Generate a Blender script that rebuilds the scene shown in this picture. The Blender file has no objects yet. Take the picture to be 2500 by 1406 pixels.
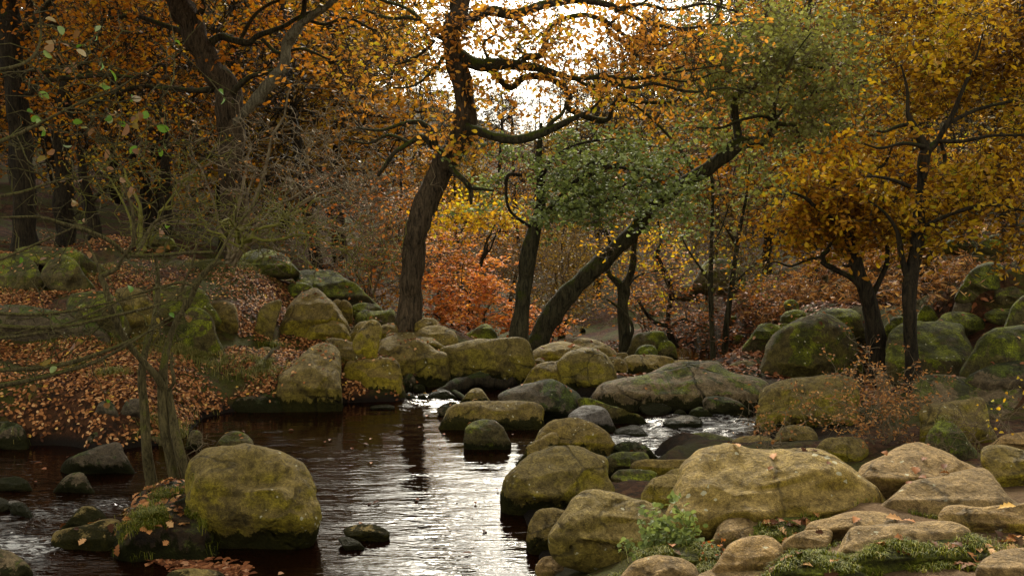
EXPO = 0.85
import bpy, math, random, time
import numpy as np
from mathutils import Vector, noise as mnoise
T0 = time.time()
random.seed(7)
RNG = np.random.default_rng(11)
S = bpy.context.scene
COL = S.collection
# ------------------------------------------------------------------ camera
CAMZ = 3.0
FPX = 2453.0
PIT = math.atan((703 - 420) / FPX)
cd = bpy.data.cameras.new('camera'); cam = bpy.data.objects.new('camera', cd); COL.objects.link(cam)
cam.location = (0, 0, CAMZ); cam.rotation_euler = (math.radians(90) - PIT, 0, 0)
cd.sensor_width = 36; cd.lens = FPX / 2500 * 36; cd.clip_start = 0.1; cd.clip_end = 2000
S.camera = cam
CP, SP = math.cos(PIT), math.sin(PIT)
def P(px, py, D):
    """point seen at (px,py) of the photograph standing D metres ahead"""
    px = np.asarray(px, float); py = np.asarray(py, float); D = np.asarray(D, float)
    u = (px - 1250) / FPX; v = (703 - py) / FPX
    dy = CP + v * SP; dz = -SP + v * CP
    t = D / dy
    return np.stack([u * t, D * np.ones_like(u), CAMZ + dz * t], -1)
def G(px, py, h=0.0):
    px = np.asarray(px, float); py = np.asarray(py, float)
    u = (px - 1250) / FPX; v = (703 - py) / FPX
    dy = CP + v * SP; dz = -SP + v * CP
    t = (h - CAMZ) / dz
    return np.stack([u * t, dy * t, h * np.ones_like(u)], -1)
# ------------------------------------------------------------------ noise
def _h(i, j, k, s):
    n = (i * 73856093) ^ (j * 19349663) ^ (k * 83492791) ^ (s * 2654435761 & 0x7fffffff)
    n = (n ^ (n >> 13)) * 1274126177 & 0x7fffffff
    n = (n ^ (n >> 16)) * 668265263 & 0x7fffffff
    return ((n ^ (n >> 15)) & 0xffffff) / float(0xffffff) * 2 - 1
def vnoise(p, sc=1.0, seed=0):
    q = np.asarray(p) * sc
    f = np.floor(q).astype(np.int64); t = q - f; t = t * t * (3 - 2 * t)
    o = 0
    for a in (0, 1):
        for b in (0, 1):
            for c in (0, 1):
                w = (t[..., 0] if a else 1 - t[..., 0]) * (t[..., 1] if b else 1 - t[..., 1]) * (t[..., 2] if c else 1 - t[..., 2])
                o = o + w * _h(f[..., 0] + a, f[..., 1] + b, f[..., 2] + c, seed)
    return o
def fbm(p, sc=1.0, oct=3, seed=0):
    r = 0; a = 1.0
    for i in range(oct):
        r = r + a * vnoise(p, sc * 2 ** i, seed + i * 17); a *= .5
    return r
# ------------------------------------------------------------------ mesh helpers
def mk(name, verts, facelist, mat=None, parent=None, loc=None, smooth=True, rnd=None):
    """facelist: list of (n,k) int arrays"""
    verts = np.asarray(verts, float)
    if loc is None: loc = np.zeros(3)
    loc = np.asarray(loc, float)
    me = bpy.data.meshes.new(name)
    facelist = [np.asarray(f, np.int32) for f in facelist if len(f)]
    nf = sum(len(f) for f in facelist); nl = sum(f.size for f in facelist)
    me.vertices.add(len(verts)); me.vertices.foreach_set('co', (verts - loc).astype(np.float32).ravel())
    me.loops.add(nl); me.loops.foreach_set('vertex_index', np.concatenate([f.ravel() for f in facelist]))
    me.polygons.add(nf)
    st = []; o = 0
    for f in facelist:
        st.append(o + np.arange(len(f)) * f.shape[1]); o += f.size
    me.polygons.foreach_set('loop_start', np.concatenate(st).astype(np.int32))
    me.update(calc_edges=True)
    if smooth: me.polygons.foreach_set('use_smooth', np.ones(nf, bool))
    if rnd is not None:
        a = me.attributes.new('rnd', 'FLOAT', 'FACE'); a.data.foreach_set('value', np.asarray(rnd, np.float32))
    if mat: me.materials.append(mat)
    ob = bpy.data.objects.new(name, me); COL.objects.link(ob)
    if parent is not None:
        ob.parent = parent; ob.location = Vector(loc) - parent.location
    else: ob.location = loc
    return ob
def empty(name, loc, label, cat, group=None):
    o = bpy.data.objects.new(name, None); COL.objects.link(o); o.location = loc
    o.empty_display_size = .2
    tag(o, label, cat, group); return o
def tag(o, label=None, cat=None, group=None, kind=None):
    if label: o['label'] = label
    if cat: o['category'] = cat
    if group: o['group'] = group
    if kind: o['kind'] = kind
    return o
def nrm(a):
    return a / np.maximum(np.linalg.norm(a, axis=-1, keepdims=True), 1e-9)
def tubes(P_, R_, s=3):
    """P_ (K,n,3) R_ (K,n) -> verts, quads"""
    P_ = np.asarray(P_, float); R_ = np.asarray(R_, float)
    K, n, _ = P_.shape
    t = np.empty_like(P_); t[:, 1:-1] = P_[:, 2:] - P_[:, :-2]; t[:, 0] = P_[:, 1] - P_[:, 0]; t[:, -1] = P_[:, -1] - P_[:, -2]
    t = nrm(t)
    ref = np.array([.31, .93, .17]); a = nrm(np.cross(t, ref)); b = np.cross(t, a)
    ang = np.arange(s) * 2 * math.pi / s
    v = P_[:, :, None, :] + R_[:, :, None, None] * (np.cos(ang)[None, None, :, None] * a[:, :, None, :] + np.sin(ang)[None, None, :, None] * b[:, :, None, :])
    v = v.reshape(-1, 3)
    k = np.arange(K)[:, None, None] * n * s; i = np.arange(n - 1)[None, :, None] * s; j = np.arange(s)[None, None, :]
    j2 = (j + 1) % s
    q = np.stack([k + i + j, k + i + j2, k + i + s + j2, k + i + s + j], -1).reshape(-1, 4)
    return v, q
def catmull(pts, per=6, closed=False):
    p = np.asarray(pts, float); n = len(p); out = []
    rng = range(n) if closed else range(n - 1)
    for i in rng:
        if closed: a, b, c, d = p[i - 1], p[i], p[(i + 1) % n], p[(i + 2) % n]
        else: a, b, c, d = p[max(i - 1, 0)], p[i], p[i + 1], p[min(i + 2, n - 1)]
        for t in np.arange(per) / per:
            out.append(.5 * ((2 * b) + (c - a) * t + (2 * a - 5 * b + 4 * c - d) * t * t + (3 * b - a - 3 * c + d) * t ** 3))
    if not closed: out.append(p[-1])
    return np.array(out)
# ------------------------------------------------------------------ materials
class N:
    def __init__(s, name):
        s.m = bpy.data.materials.new(name); s.m.use_nodes = True; s.t = s.m.node_tree; s.t.nodes.clear()
        s.out = s.t.nodes.new('ShaderNodeOutputMaterial')
    def n(s, ty, **k):
        x = s.t.nodes.new('ShaderNode' + ty)
        for a, b in k.items():
            if a[0] == 'i' and a[1:].isdigit(): s.put(x.inputs[int(a[1:])], b)
            elif a.startswith('in_'): s.put(x.inputs[a[3:].replace('_', ' ')], b)
            else: setattr(x, a, b)
        return x
    def put(s, sock, v):
        if hasattr(v, 'is_output') : s.t.links.new(v, sock)
        elif hasattr(v, 'outputs'): s.t.links.new(v.outputs[0], sock)
        else:
            if isinstance(v, tuple) and len(v) == 3 and sock.type == 'RGBA': v = v + (1,)
            sock.default_value = v
    def noise(s, co, sc, det=4, rough=.55, dist=0):
        x = s.n('TexNoise', in_Scale=sc, in_Detail=det, in_Roughness=rough, in_Distortion=dist); s.put(x.inputs['Vector'], co); return x.outputs[0]
    def step(s, v, lo, hi, a=0., b=1.):
        x = s.n('MapRange', i1=lo, i2=hi, i3=a, i4=b); s.put(x.inputs[0], v); x.interpolation_type = 'SMOOTHSTEP'; return x.outputs[0]
    def mix(s, f, a, b, mode='MIX'):
        x = s.n('MixRGB', blend_type=mode); s.put(x.inputs[0], f); s.put(x.inputs[1], a); s.put(x.inputs[2], b); return x.outputs[0]
    def math(s, op, a, b=0.):
        x = s.n('Math', operation=op); s.put(x.inputs[0], a); s.put(x.inputs[1], b); return x.outputs[0]
    def ramp(s, f, cols):
        x = s.n('ValToRGB'); cr = x.color_ramp
        while len(cr.elements) < len(cols): cr.elements.new(.5)
        for i, (p, c) in enumerate(cols):
            cr.elements[i].position = p; cr.elements[i].color = tuple(c) + (1,)
        s.put(x.inputs[0], f); return x.outputs[0]
    def bump(s, h, st, dist=.02, nn=None):
        x = s.n('Bump', in_Strength=st, in_Distance=dist); s.put(x.inputs['Height'], h)
        if nn is not None: s.put(x.inputs['Normal'], nn)
        return x.outputs[0]
    def fin(s, col, rough=.85, nrm_=None, spec=.3, **k):
        b = s.n('BsdfPrincipled'); s.put(b.inputs['Base Color'], col); s.put(b.inputs['Roughness'], rough)
        b.inputs['Specular IOR Level'].default_value = spec
        if nrm_ is not None: s.put(b.inputs['Normal'], nrm_)
        for a, v in k.items(): s.put(b.inputs[a.replace('_', ' ')], v)
        s.t.links.new(b.outputs[0], s.out.inputs[0]); return s.m
def coords(m):
    tc = m.n('TexCoord').outputs['Object']
    oi = m.n('ObjectInfo').outputs['Random']
    r = m.math('MULTIPLY', oi, 61.0)
    v = m.n('VectorMath', operation='ADD'); m.put(v.inputs[0], tc)
    c = m.n('CombineXYZ', i0=r, i1=r, i2=0.); m.put(v.inputs[1], c)
    return v.outputs[0], oi
def rock_mat(name, dark, light, algae, alg=.5, moss=.0, mosscol=(.045, .06, .006), band=0.12, lich=.5, upc=None, wet=.8, crack=0.):
    m = N(name); co, oi = coords(m)
    geo = m.n('NewGeometry'); sz = m.n('SeparateXYZ'); m.put(sz.inputs[0], geo.outputs['Normal'])
    pz = m.n('SeparateXYZ'); m.put(pz.inputs[0], geo.outputs['Position'])
    nl = m.noise(co, 1.7, 6, .6, .3); nm = m.noise(co, 6.5, 6, .65, .5); nf = m.noise(co, 55, 4, .7); ns = m.noise(co, 170, 2, .6)
    base = m.ramp(nm, [(.3, dark), (.68, light)])
    up = m.step(m.math('ADD', sz.outputs[2], m.math('MULTIPLY', m.math('SUBTRACT', nl, .5), .9)), .25, .8)
    # yellow-green algae keeps to the flanks, the worn top stays bare
    am = m.step(m.math('ADD', nl, m.math('MULTIPLY', m.math('SUBTRACT', nm, .5), .7)), .62 - alg * .35, .82 - alg * .35)
    am = m.math('MULTIPLY', am, m.math('SUBTRACT', 1., m.math('MULTIPLY', up, .75)))
    am = m.math('MULTIPLY', am, m.step(m.math('FRACT', m.math('MULTIPLY', oi, 7.31)), 0., 1., .3, 1.))
    c = m.mix(m.math('MULTIPLY', am, .85), base, algae)
    if upc: c = m.mix(m.math('MULTIPLY', up, .7), c, m.ramp(nm, [(.3, tuple(x * .7 for x in upc)), (.7, upc)]))
    if moss > 0:
        mm = m.math('ADD', m.noise(co, 2.6, 7, .7, .8), m.math('MULTIPLY', sz.outputs[2], .16))
        mm = m.step(mm, .72 - moss * .34, .78 - moss * .34)
        mc = m.mix(m.step(m.noise(co, 4.2, 4, .6), .42, .62), m.ramp(nf, [(.25, tuple(x * .15 for x in mosscol)), (.7, tuple(x * .5 for x in mosscol))]), m.ramp(nf, [(.25, tuple(x * .55 for x in mosscol)), (.7, tuple(x * 1.9 for x in mosscol))]))
        c = m.mix(m.math('MULTIPLY', mm, .9), c, mc)
    # grain
    c = m.mix(.85, c, m.ramp(nf, [(.25, (.35, .33, .3)), (.72, (1.45, 1.42, 1.35))]), 'MULTIPLY')
    nb = m.noise(co, 14, 5, .7, .6)
    c = m.mix(.8, c, m.ramp(nb, [(.34, (.36, .33, .24)), (.62, (1.4, 1.4, 1.35))]), 'MULTIPLY')
    c = m.mix(.7, c, m.ramp(ns, [(.3, (.45, .45, .45)), (.7, (1.5, 1.5, 1.5))]), 'MULTIPLY')
    c = m.mix(1., c, m.ramp(oi, [(0., (.78, .74, .74)), (.3, (1.1, 1.0, .85)), (.6, (.92, .9, .9)), (1., (1.2, 1.12, 1.0))]), 'MULTIPLY')
    # dark streak stains
    sv = m.n('Mapping'); m.put(sv.inputs[0], co); sv.inputs['Scale'].default_value = (4, 4, .7)
    st = m.step(m.noise(sv.outputs[0], 1.2, 5, .7), .56, .7)
    c = m.mix(m.math('MULTIPLY', st, .4), c, (.03, .024, .01))
    # pale lichen spots
    vo = m.n('TexVoronoi', in_Scale=13.0); m.put(vo.inputs['Vector'], m.mix(.04, co, m.n('TexNoise', in_Scale=22.).outputs[1], 'ADD'))
    sp = m.math('LESS_THAN', m.math('ADD', vo.outputs['Distance'], m.math('MULTIPLY', nf, .16)), m.math('MULTIPLY', m.step(m.noise(co, 2.6, 3), .42, .66), .17 + .2 * lich))
    c = m.mix(m.math('MULTIPLY', sp, .75 if lich else 0.), c, (.46, .44, .30))
    # black moss band standing above the water line
    if band > 0:
        dm = m.n('Mapping'); m.put(dm.inputs[0], co); dm.inputs['Scale'].default_value = (9, 9, 3.2)
        zz = m.math('SUBTRACT', pz.outputs[2], m.math('MULTIPLY', m.math('SUBTRACT', m.math('ADD', m.math('MULTIPLY', m.noise(dm.outputs[0], 1., 8, .8), .6), m.math('MULTIPLY', m.noise(co, 2.2, 3, .6), .55)), .5), band * 9.))
        bm = m.step(zz, band * .8, band * 1.0, 1., 0.)
        c = m.mix(m.math('MULTIPLY', bm, .93), c, m.mix(nf, (.006, .006, .002), (.018, .02, .006)))
    h = m.math('ADD', m.math('ADD', m.math('MULTIPLY', nm, 1.4), m.math('MULTIPLY', nb, .6)), m.math('ADD', m.math('MULTIPLY', nf, .3), m.math('MULTIPLY', ns, .1)))
    if crack:
        cv = m.n('TexVoronoi', feature='DISTANCE_TO_EDGE', in_Scale=1.6)
        m.put(cv.inputs['Vector'], m.mix(.25, co, m.n('TexNoise', in_Scale=3., in_Detail=5.).outputs[1], 'ADD'))
        ck = m.step(cv.outputs['Distance'], .0, .035, 1., 0.)
        ck = m.math('MULTIPLY', ck, m.step(nl, .42, .6))
        c = m.mix(m.math('MULTIPLY', ck, .6), c, (.012, .01, .005)); h = m.math('SUBTRACT', h, m.math('MULTIPLY', ck, crack))
    o = m.fin(c, wet, m.bump(h, 1., .045), .25)
    if band > 0:
        bs = [x for x in m.t.nodes if x.type == 'BSDF_PRINCIPLED'][0]; m.put(bs.inputs['Specular IOR Level'], m.math('SUBTRACT', .25, m.math('MULTIPLY', bm, .2)))
    return o
def leaf_mat(name, cols, trans=.35, rough=.55):
    m = N(name)
    at = m.n('Attribute', attribute_name='rnd').outputs['Fac']
    c = m.ramp(at, cols)
    d = m.n('BsdfPrincipled'); m.put(d.inputs['Base Color'], c); d.inputs['Roughness'].default_value = rough; d.inputs['Specular IOR Level'].default_value = .15
    t = m.n('BsdfTranslucent'); m.put(t.inputs[0], m.mix(1., c, (1.2, 1.15, .7), 'MULTIPLY'))
    x = m.n('MixShader'); x.inputs[0].default_value = trans
    m.t.links.new(d.outputs[0], x.inputs[1]); m.t.links.new(t.outputs[0], x.inputs[2]); m.t.links.new(x.outputs[0], m.out.inputs[0])
    return m.m
def bark_mat(name, dark, light, moss=.4, mosscol=(.05, .06, .006), sc=1.0):
    m = N(name); co, oi = coords(m)
    mp = m.n('Mapping'); m.put(mp.inputs[0], co); mp.inputs['Scale'].default_value = (9 * sc, 9 * sc, 1.6 * sc)
    r = m.noise(mp.outputs[0], 2.2, 6, .65, 1.2); f = m.noise(co, 40 * sc, 4)
    geo = m.n('NewGeometry'); sz = m.n('SeparateXYZ'); m.put(sz.inputs[0], geo.outputs['Normal'])
    c = m.ramp(r, [(.36, dark), (.62, light)])
    c = m.mix(.5, c, m.ramp(f, [(.3, (.5, .5, .5)), (.7, (1.4, 1.4, 1.4))]), 'MULTIPLY')
    mm = m.step(m.math('ADD', m.noise(co, 3.3, 5, .65), m.math('MULTIPLY', sz.outputs[2], .22)), .74 - moss * .3, .84 - moss * .3)
    c = m.mix(m.math('MULTIPLY', mm, .85), c, m.ramp(f, [(.3, tuple(x * .4 for x in mosscol)), (.7, mosscol)]))
    return m.fin(c, .9, m.bump(m.math('ADD', r, m.math('MULTIPLY', f, .3)), 1., .03), .15)
def flat_mat(name, a, b, sc=20, rough=.85):
    m = N(name); co, oi = coords(m)
    return m.fin(m.ramp(m.noise(co, sc, 4), [(.3, a), (.7, b)]), rough, None, .2)
# ================================================================== materials used
M = {}
M['olive'] = rock_mat('gritstone_olive', (.055, .043, .010), (.19, .145, .036), (.25, .215, .009), alg=.78, band=.085, upc=(.205, .16, .056), crack=.5)
M['tan'] = rock_mat('gritstone_tan', (.095, .066, .026), (.27, .19, .082), (.21, .17, .02), alg=.5, band=0, lich=.45, upc=(.31, .22, .105), crack=.3)
M['big'] = rock_mat('gritstone_pale', (.08, .062, .018), (.27, .21, .065), (.29, .245, .011), alg=.74, band=0, lich=.9, upc=(.30, .235, .095), crack=.35)
M['mossy'] = rock_mat('gritstone_mossy', (.035, .030, .010), (.105, .088, .034), (.085, .08, .008), alg=.6, moss=.5, mosscol=(.11, .135, .005), band=.05, lich=.4)
M['moss'] = rock_mat('gritstone_deep_moss', (.03, .027, .010), (.095, .08, .034), (.075, .08, .008), alg=.7, moss=.66, mosscol=(.125, .155, .005), band=0, lich=.2)
M['dark'] = rock_mat('gritstone_dark', (.035, .028, .018), (.105, .085, .055), (.06, .06, .014), alg=.4, moss=.35, mosscol=(.04, .06, .004), band=.10, lich=.2, upc=(.11, .09, .06))
M['wet'] = rock_mat('wet_stone', (.05, .045, .04), (.17, .155, .14), (.08, .08, .03), alg=.2, band=.07, lich=0, wet=.3, upc=(.16, .15, .14))
M['cracked'] = rock_mat('gritstone_cracked', (.06, .047, .026), (.17, .13, .075), (.10, .095, .016), alg=.5, moss=.3, mosscol=(.07, .09, .006), band=.09, lich=.1, upc=(.17, .135, .085), crack=1.5)
def soil_mat():
    m = N('woodland_floor'); co = m.n('NewGeometry').outputs['Position']
    a = m.noise(co, .9, 6, .6); b = m.noise(co, 9, 5, .7); f = m.noise(co, 75, 4, .75)
    vo = m.n('TexVoronoi', in_Scale=16.); m.put(vo.inputs['Vector'], co)
    lf = m.ramp(m.n('SeparateColor', i0=vo.outputs['Color']).outputs[0], [(0., (.04, .016, .007)), (.35, (.07, .027, .010)), (.7, (.12, .052, .02)), (1., (.06, .024, .01))])
    c = m.mix(m.step(b, .3, .55), (.011, .008, .004), lf)
    g = m.step(m.math('ADD', a, m.math('MULTIPLY', b, .35)), .62, .74)
    c = m.mix(m.math('MULTIPLY', g, .9), c, m.ramp(f, [(.3, (.018, .02, .003)), (.7, (.085, .09, .010))]))
    # trodden sandy path on the near bank
    sp = m.n('SeparateXYZ', i0=co)
    pa = m.math('MULTIPLY', m.step(m.math('ADD', sp.outputs[0], m.math('MULTIPLY', a, 1.2)), 1.3, 2.3), m.step(m.math('ADD', sp.outputs[1], b), 7.9, 8.8, 1., 0.))
    c = m.mix(pa, c, m.ramp(m.math('ADD', m.math('MULTIPLY', b, .6), m.math('MULTIPLY', f, .4)), [(.3, (.07, .042, .02)), (.65, (.24, .15, .075))]))
    hol_shade = m.math('MULTIPLY', m.step(sp.outputs[1], 8.6, 9.4), m.math('MULTIPLY', m.step(sp.outputs[1], 17., 20., 1., 0.), m.math('MULTIPLY', m.step(sp.outputs[2], .15, .35, 1., 0.), m.math('MULTIPLY', m.step(sp.outputs[0], -2.2, -1.2), m.step(sp.outputs[0], 3.6, 4.8, 1., 0.)))))
    c = m.mix(m.math('MULTIPLY', hol_shade, .8), c, (.014, .010, .005))  # shade of the boulder gaps and back hollow painted into the soil colour
    # mud at the waterline
    mu = m.math('MULTIPLY', m.step(m.math('ADD', sp.outputs[2], m.math('MULTIPLY', b, -.12)), -.03, .1, 1., 0.), m.step(sp.outputs[1], 15., 17., 1., 0.))
    c = m.mix(mu, c, (.012, .008, .005))
    return m.fin(c, .9, m.bump(m.math('ADD', b, m.math('MULTIPLY', f, .7)), 1., .05), .15)
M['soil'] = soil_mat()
M['turf'] = rock_mat('turf', (.03, .024, .010), (.07, .055, .02), (.05, .06, .006), alg=.8, moss=1.3, mosscol=(.09, .11, .008), band=0, lich=0)
M['mud'] = rock_mat('islet_soil', (.012, .008, .004), (.05, .032, .014), (.03, .03, .005), alg=.3, moss=.4, mosscol=(.05, .06, .006), band=.08, lich=0)
# ================================================================== terrain
WP = [(-300, 1100), (0, 1095), (130, 1085), (250, 1098), (400, 1085), (440, 1065), (490, 1020), (560, 1006), (680, 1003), (830, 985), (985, 985), (985, 955), (1100, 925), (1260, 930), (1420, 975), (1560, 975), (1700, 985), (1830, 1000), (1890, 1040), (1850, 1075), (1700, 1085), (1600, 1100), (1640, 1120), (1570, 1150), (1600, 1200), (1500, 1220), (1400, 1150), (1290, 1160), (1280, 1240), (1320, 1300), (1330, 1390), (1330, 1470)]
wpoly = [tuple(G(a, b)[:2]) for a, b in WP] + [(-.1, 6.1), (-2.5, 5.8), (-9, 5.5), (-14, 7), (-14, 10)]
wpoly = np.array(wpoly)
def wdist(x, y):
    """signed distance to the stream, positive on land"""
    x = np.asarray(x, float); y = np.asarray(y, float)
    d = np.full(x.shape, 1e9); ins = np.zeros(x.shape, bool)
    n = len(wpoly)
    for i in range(n):
        ax, ay = wpoly[i]; bx, by = wpoly[(i + 1) % n]
        ex, ey = bx - ax, by - ay
        t = np.clip(((x - ax) * ex + (y - ay) * ey) / (ex * ex + ey * ey + 1e-9), 0, 1)
        d = np.minimum(d, np.hypot(x - ax - t * ex, y - ay - t * ey))
        c = (ay > y) != (by > y)
        xi = (bx - ax) * (y - ay) / (by - ay + 1e-12) + ax
        ins ^= c & (x < xi)
    return np.where(ins, -d, d)
CPX = [(60, 1040, .35), (250, 980, .45), (450, 960, .5), (600, 930, .4), (100, 900, .6), (350, 880, .6), (600, 860, .55), (700, 860, .5), (50, 790, 1.0), (200, 790, 1.0), (100, 700, 1.3), (300, 650, 1.45), (500, 690, 1.2), (600, 740, .95), (560, 620, 1.6), (100, 620, 1.65), (300, 590, 1.8), (700, 690, 1.0), (800, 800, .5), (760, 870, .35), (900, 790, .5), (990, 810, .55), (930, 860, .3),
       (1150, 860, -.05), (1300, 880, -.1), (1500, 870, -.1), (1700, 880, -.2), (1900, 800, .35), (2150, 940, .1), (2300, 850, .6), (2450, 800, .9), (2400, 700, 1.4), (2000, 720, 1.0), (1850, 700, .9), (1700, 770, .3), (2100, 600, 1.7), (1800, 620, 1.4), (2450, 580, 2.1),
       (1950, 1060, .05), (2250, 1080, .3), (2450, 1050, .45), (2100, 960, -.1), (1700, 1180, .2), (1850, 1280, .75), (2200, 1250, .88), (2420, 1200, .85), (2300, 1330, 1.03), (2450, 1400, 1.1), (1950, 1400, 1.0), (1700, 1390, .72), (1480, 1390, .3), (1400, 1390, .12), (1380, 1350, .1), (1600, 1330, .55)]
cpt = [tuple(G(a, b, h)) for a, b, h in CPX] + [(0, 20, -.9), (3, 20, -.7), (-2, 20, -.5), (1, 17.5, -.4), (0.5, 2, 1.25), (3, 0, 1.4), (8, 2, 1.4), (6, 6, 1.1), (-3, 2, .9), (-3, -3, 1.4), (4, -5, 1.8), (-9, 0, .8), (12, 8, 1.4), (-14, 12, .7), (-12, 17, 1.8), (14, 14, 2.2), (12, 18, 2.6)]
cpt = np.array(cpt)
def far_h(x, y):
    xv = .6 + .02 * y
    base = np.interp(y, [0, 16, 22, 40, 60, 90, 130, 200, 400], [-.2, -.2, -1.0, -1.8, -1.5, 1.5, 5, 9, 14])
    dx = np.abs(x - xv); left = x < xv
    s1 = np.where(left, np.interp(y, [0, 16, 24, 40, 80, 150], [.2, .25, .25, .3, .4, .45]), np.interp(y, [0, 16, 24, 40, 80, 150], [.2, .22, .24, .26, .34, .4]))
    d2 = np.maximum(dx - 1.2, 0)
    return base + s1 * d2 / (1 + d2 / 90)
def height(x, y, rough=True):
    x = np.asarray(x, float); y = np.asarray(y, float)
    num = 0; den = 0
    for cx, cy, ch in cpt:
        d2 = ((x - cx) ** 2 + (y - cy) ** 2 + .12) / (.3 + .06 * np.abs(cy)) ** 2
        w = 1 / d2 ** 1.7; num = num + w * ch; den = den + w
    h = num / den
    b = np.clip((y - 16.5) / 7, 0, 1); b = b * b * (3 - 2 * b)
    h = h * (1 - b) + far_h(x, y) * b
    p = np.stack([x, y, np.zeros_like(x)], -1)
    if rough:
        h = h + fbm(p, .55, 3, 3) * .10 * np.clip(1 + y / 40, 1, 4) + fbm(p, 2.7, 3, 5) * .035
    wd = wdist(x, y) + vnoise(p, 1.8, 9) * .10
    step_ = .22 * np.clip(wd / .22, 0, 1) ** .6 + np.maximum(wd - .2, 0) * .9
    hl = np.minimum(h, step_)
    back = np.clip((y - 14.2) / 1.5, 0, 1)
    hl = hl * (1 - back) + np.where(wd > 0, h, hl) * back
    return np.where(wd > 0, hl, np.maximum(-.55, wd * 1.2))
nx, ny = 440, 430
tt = np.linspace(-1.25, 1.25, nx); yy = np.exp(np.linspace(math.log(3.), math.log(420.), ny)) - 8
yy = np.concatenate([[-30, -18, -12, -8], yy])
YY, TT = np.meshgrid(yy, tt, indexing='ij'); XX = TT * np.maximum(YY + 9, 12)
HH = height(XX, YY)
ii = np.arange(len(yy) - 1)[:, None] * nx; jj = np.arange(nx - 1)[None, :]
q = np.stack([ii + jj, ii + jj + 1, ii + jj + 1 + nx, ii + jj + nx], -1).reshape(-1, 4)
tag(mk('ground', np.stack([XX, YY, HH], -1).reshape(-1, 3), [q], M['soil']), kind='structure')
# ================================================================== water
def water_mat():
    m = N('peaty_water'); co = m.n('NewGeometry').outputs['Position']
    sp = m.n('SeparateXYZ', i0=co)
    at = m.n('Attribute', attribute_name='rapid').outputs['Fac']
    mp = m.n('Mapping'); m.put(mp.inputs[0], co); mp.inputs['Scale'].default_value = (1.9, 9., 1); mp.inputs['Rotation'].default_value = (0, 0, .22)
    a = m.noise(mp.outputs[0], 1.6, 1.5, .5, .8)
    mp2 = m.n('Mapping'); m.put(mp2.inputs[0], co); mp2.inputs['Scale'].default_value = (6, 20, 1); mp2.inputs['Rotation'].default_value = (0, 0, -.12)
    b = m.noise(mp2.outputs[0], 1.7, 1.5, .6, .5)
    c = m.noise(co, 3.0, 2, .5, .3)
    near = m.step(sp.outputs[1], 8.0, 12.0, .9, .22)
    calm = m.math('MULTIPLY', near, m.step(m.noise(co, .8, 2), .25, .6, .55, 1.))
    r = m.math('ADD', calm, m.math('MULTIPLY', at, 4.))
    h = m.math('MULTIPLY', m.math('ADD', m.math('ADD', a, m.math('MULTIPLY', b, .42)), m.math('MULTIPLY', c, .25)), r)
    foam = m.step(m.math('ADD', m.noise(mp.outputs[0], 2.6, 8, .75, 1.2), m.math('MULTIPLY', at, .25)), .74, .84)
    foam = m.math('MULTIPLY', foam, m.step(at, .3, .8))
    col = m.mix(m.math('MULTIPLY', foam, .8), m.mix(m.noise(co, 1.3, 3), (.010, .0030, .0012), (.003, .0012, .0006)), (.55, .55, .55))
    return m.fin(col, m.math('ADD', .04, m.math('MULTIPLY', foam, .5)), m.bump(h, 1., .009), .5, IOR=1.33)
nx, ny = 420, 420
wx = np.linspace(-15, 9, nx); wy = np.linspace(5.2, 17, ny)
WX, WY = np.meshgrid(wx, wy); 
def bl(px, py, r):
    c = G(px, py); return np.exp(-((WX - c[0]) ** 2 + (WY - c[1]) ** 2) / r ** 2)
rap = np.clip(bl(1560, 1060, .5) + bl(1700, 1030, .6) + bl(1800, 1040, .5) + bl(1490, 1120, .3) + bl(1640, 1110, .35) + bl(1030, 975, .5) * .7 + bl(950, 965, .4) * .4 + bl(40, 1290, .45) * .62 + bl(170, 1240, .25) * .5 + bl(0, 1350, .35) * .6 + bl(280, 1230, .2) + bl(100, 1340, .3), 0, 1)
pp = np.stack([WX, WY, WX * 0], -1)
WZ = rap * (fbm(pp * np.array([1, 1.8, 1]), 5, 3, 40) * .03 + .02) + fbm(pp * np.array([1, 2.2, 1]), 3.2, 2, 44) * .0025
ii = np.arange(ny - 1)[:, None] * nx; jj = np.arange(nx - 1)[None, :]
q = np.stack([ii + jj, ii + jj + 1, ii + jj + 1 + nx, ii + jj + nx], -1).reshape(-1, 4)
w = mk('stream_water', np.stack([WX, WY, WZ], -1).reshape(-1, 3), [q], water_mat())
a = w.data.attributes.new('rapid', 'FLOAT', 'POINT'); a.data.foreach_set('value', rap.ravel().astype(np.float32))
tag(w, kind='structure')
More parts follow.
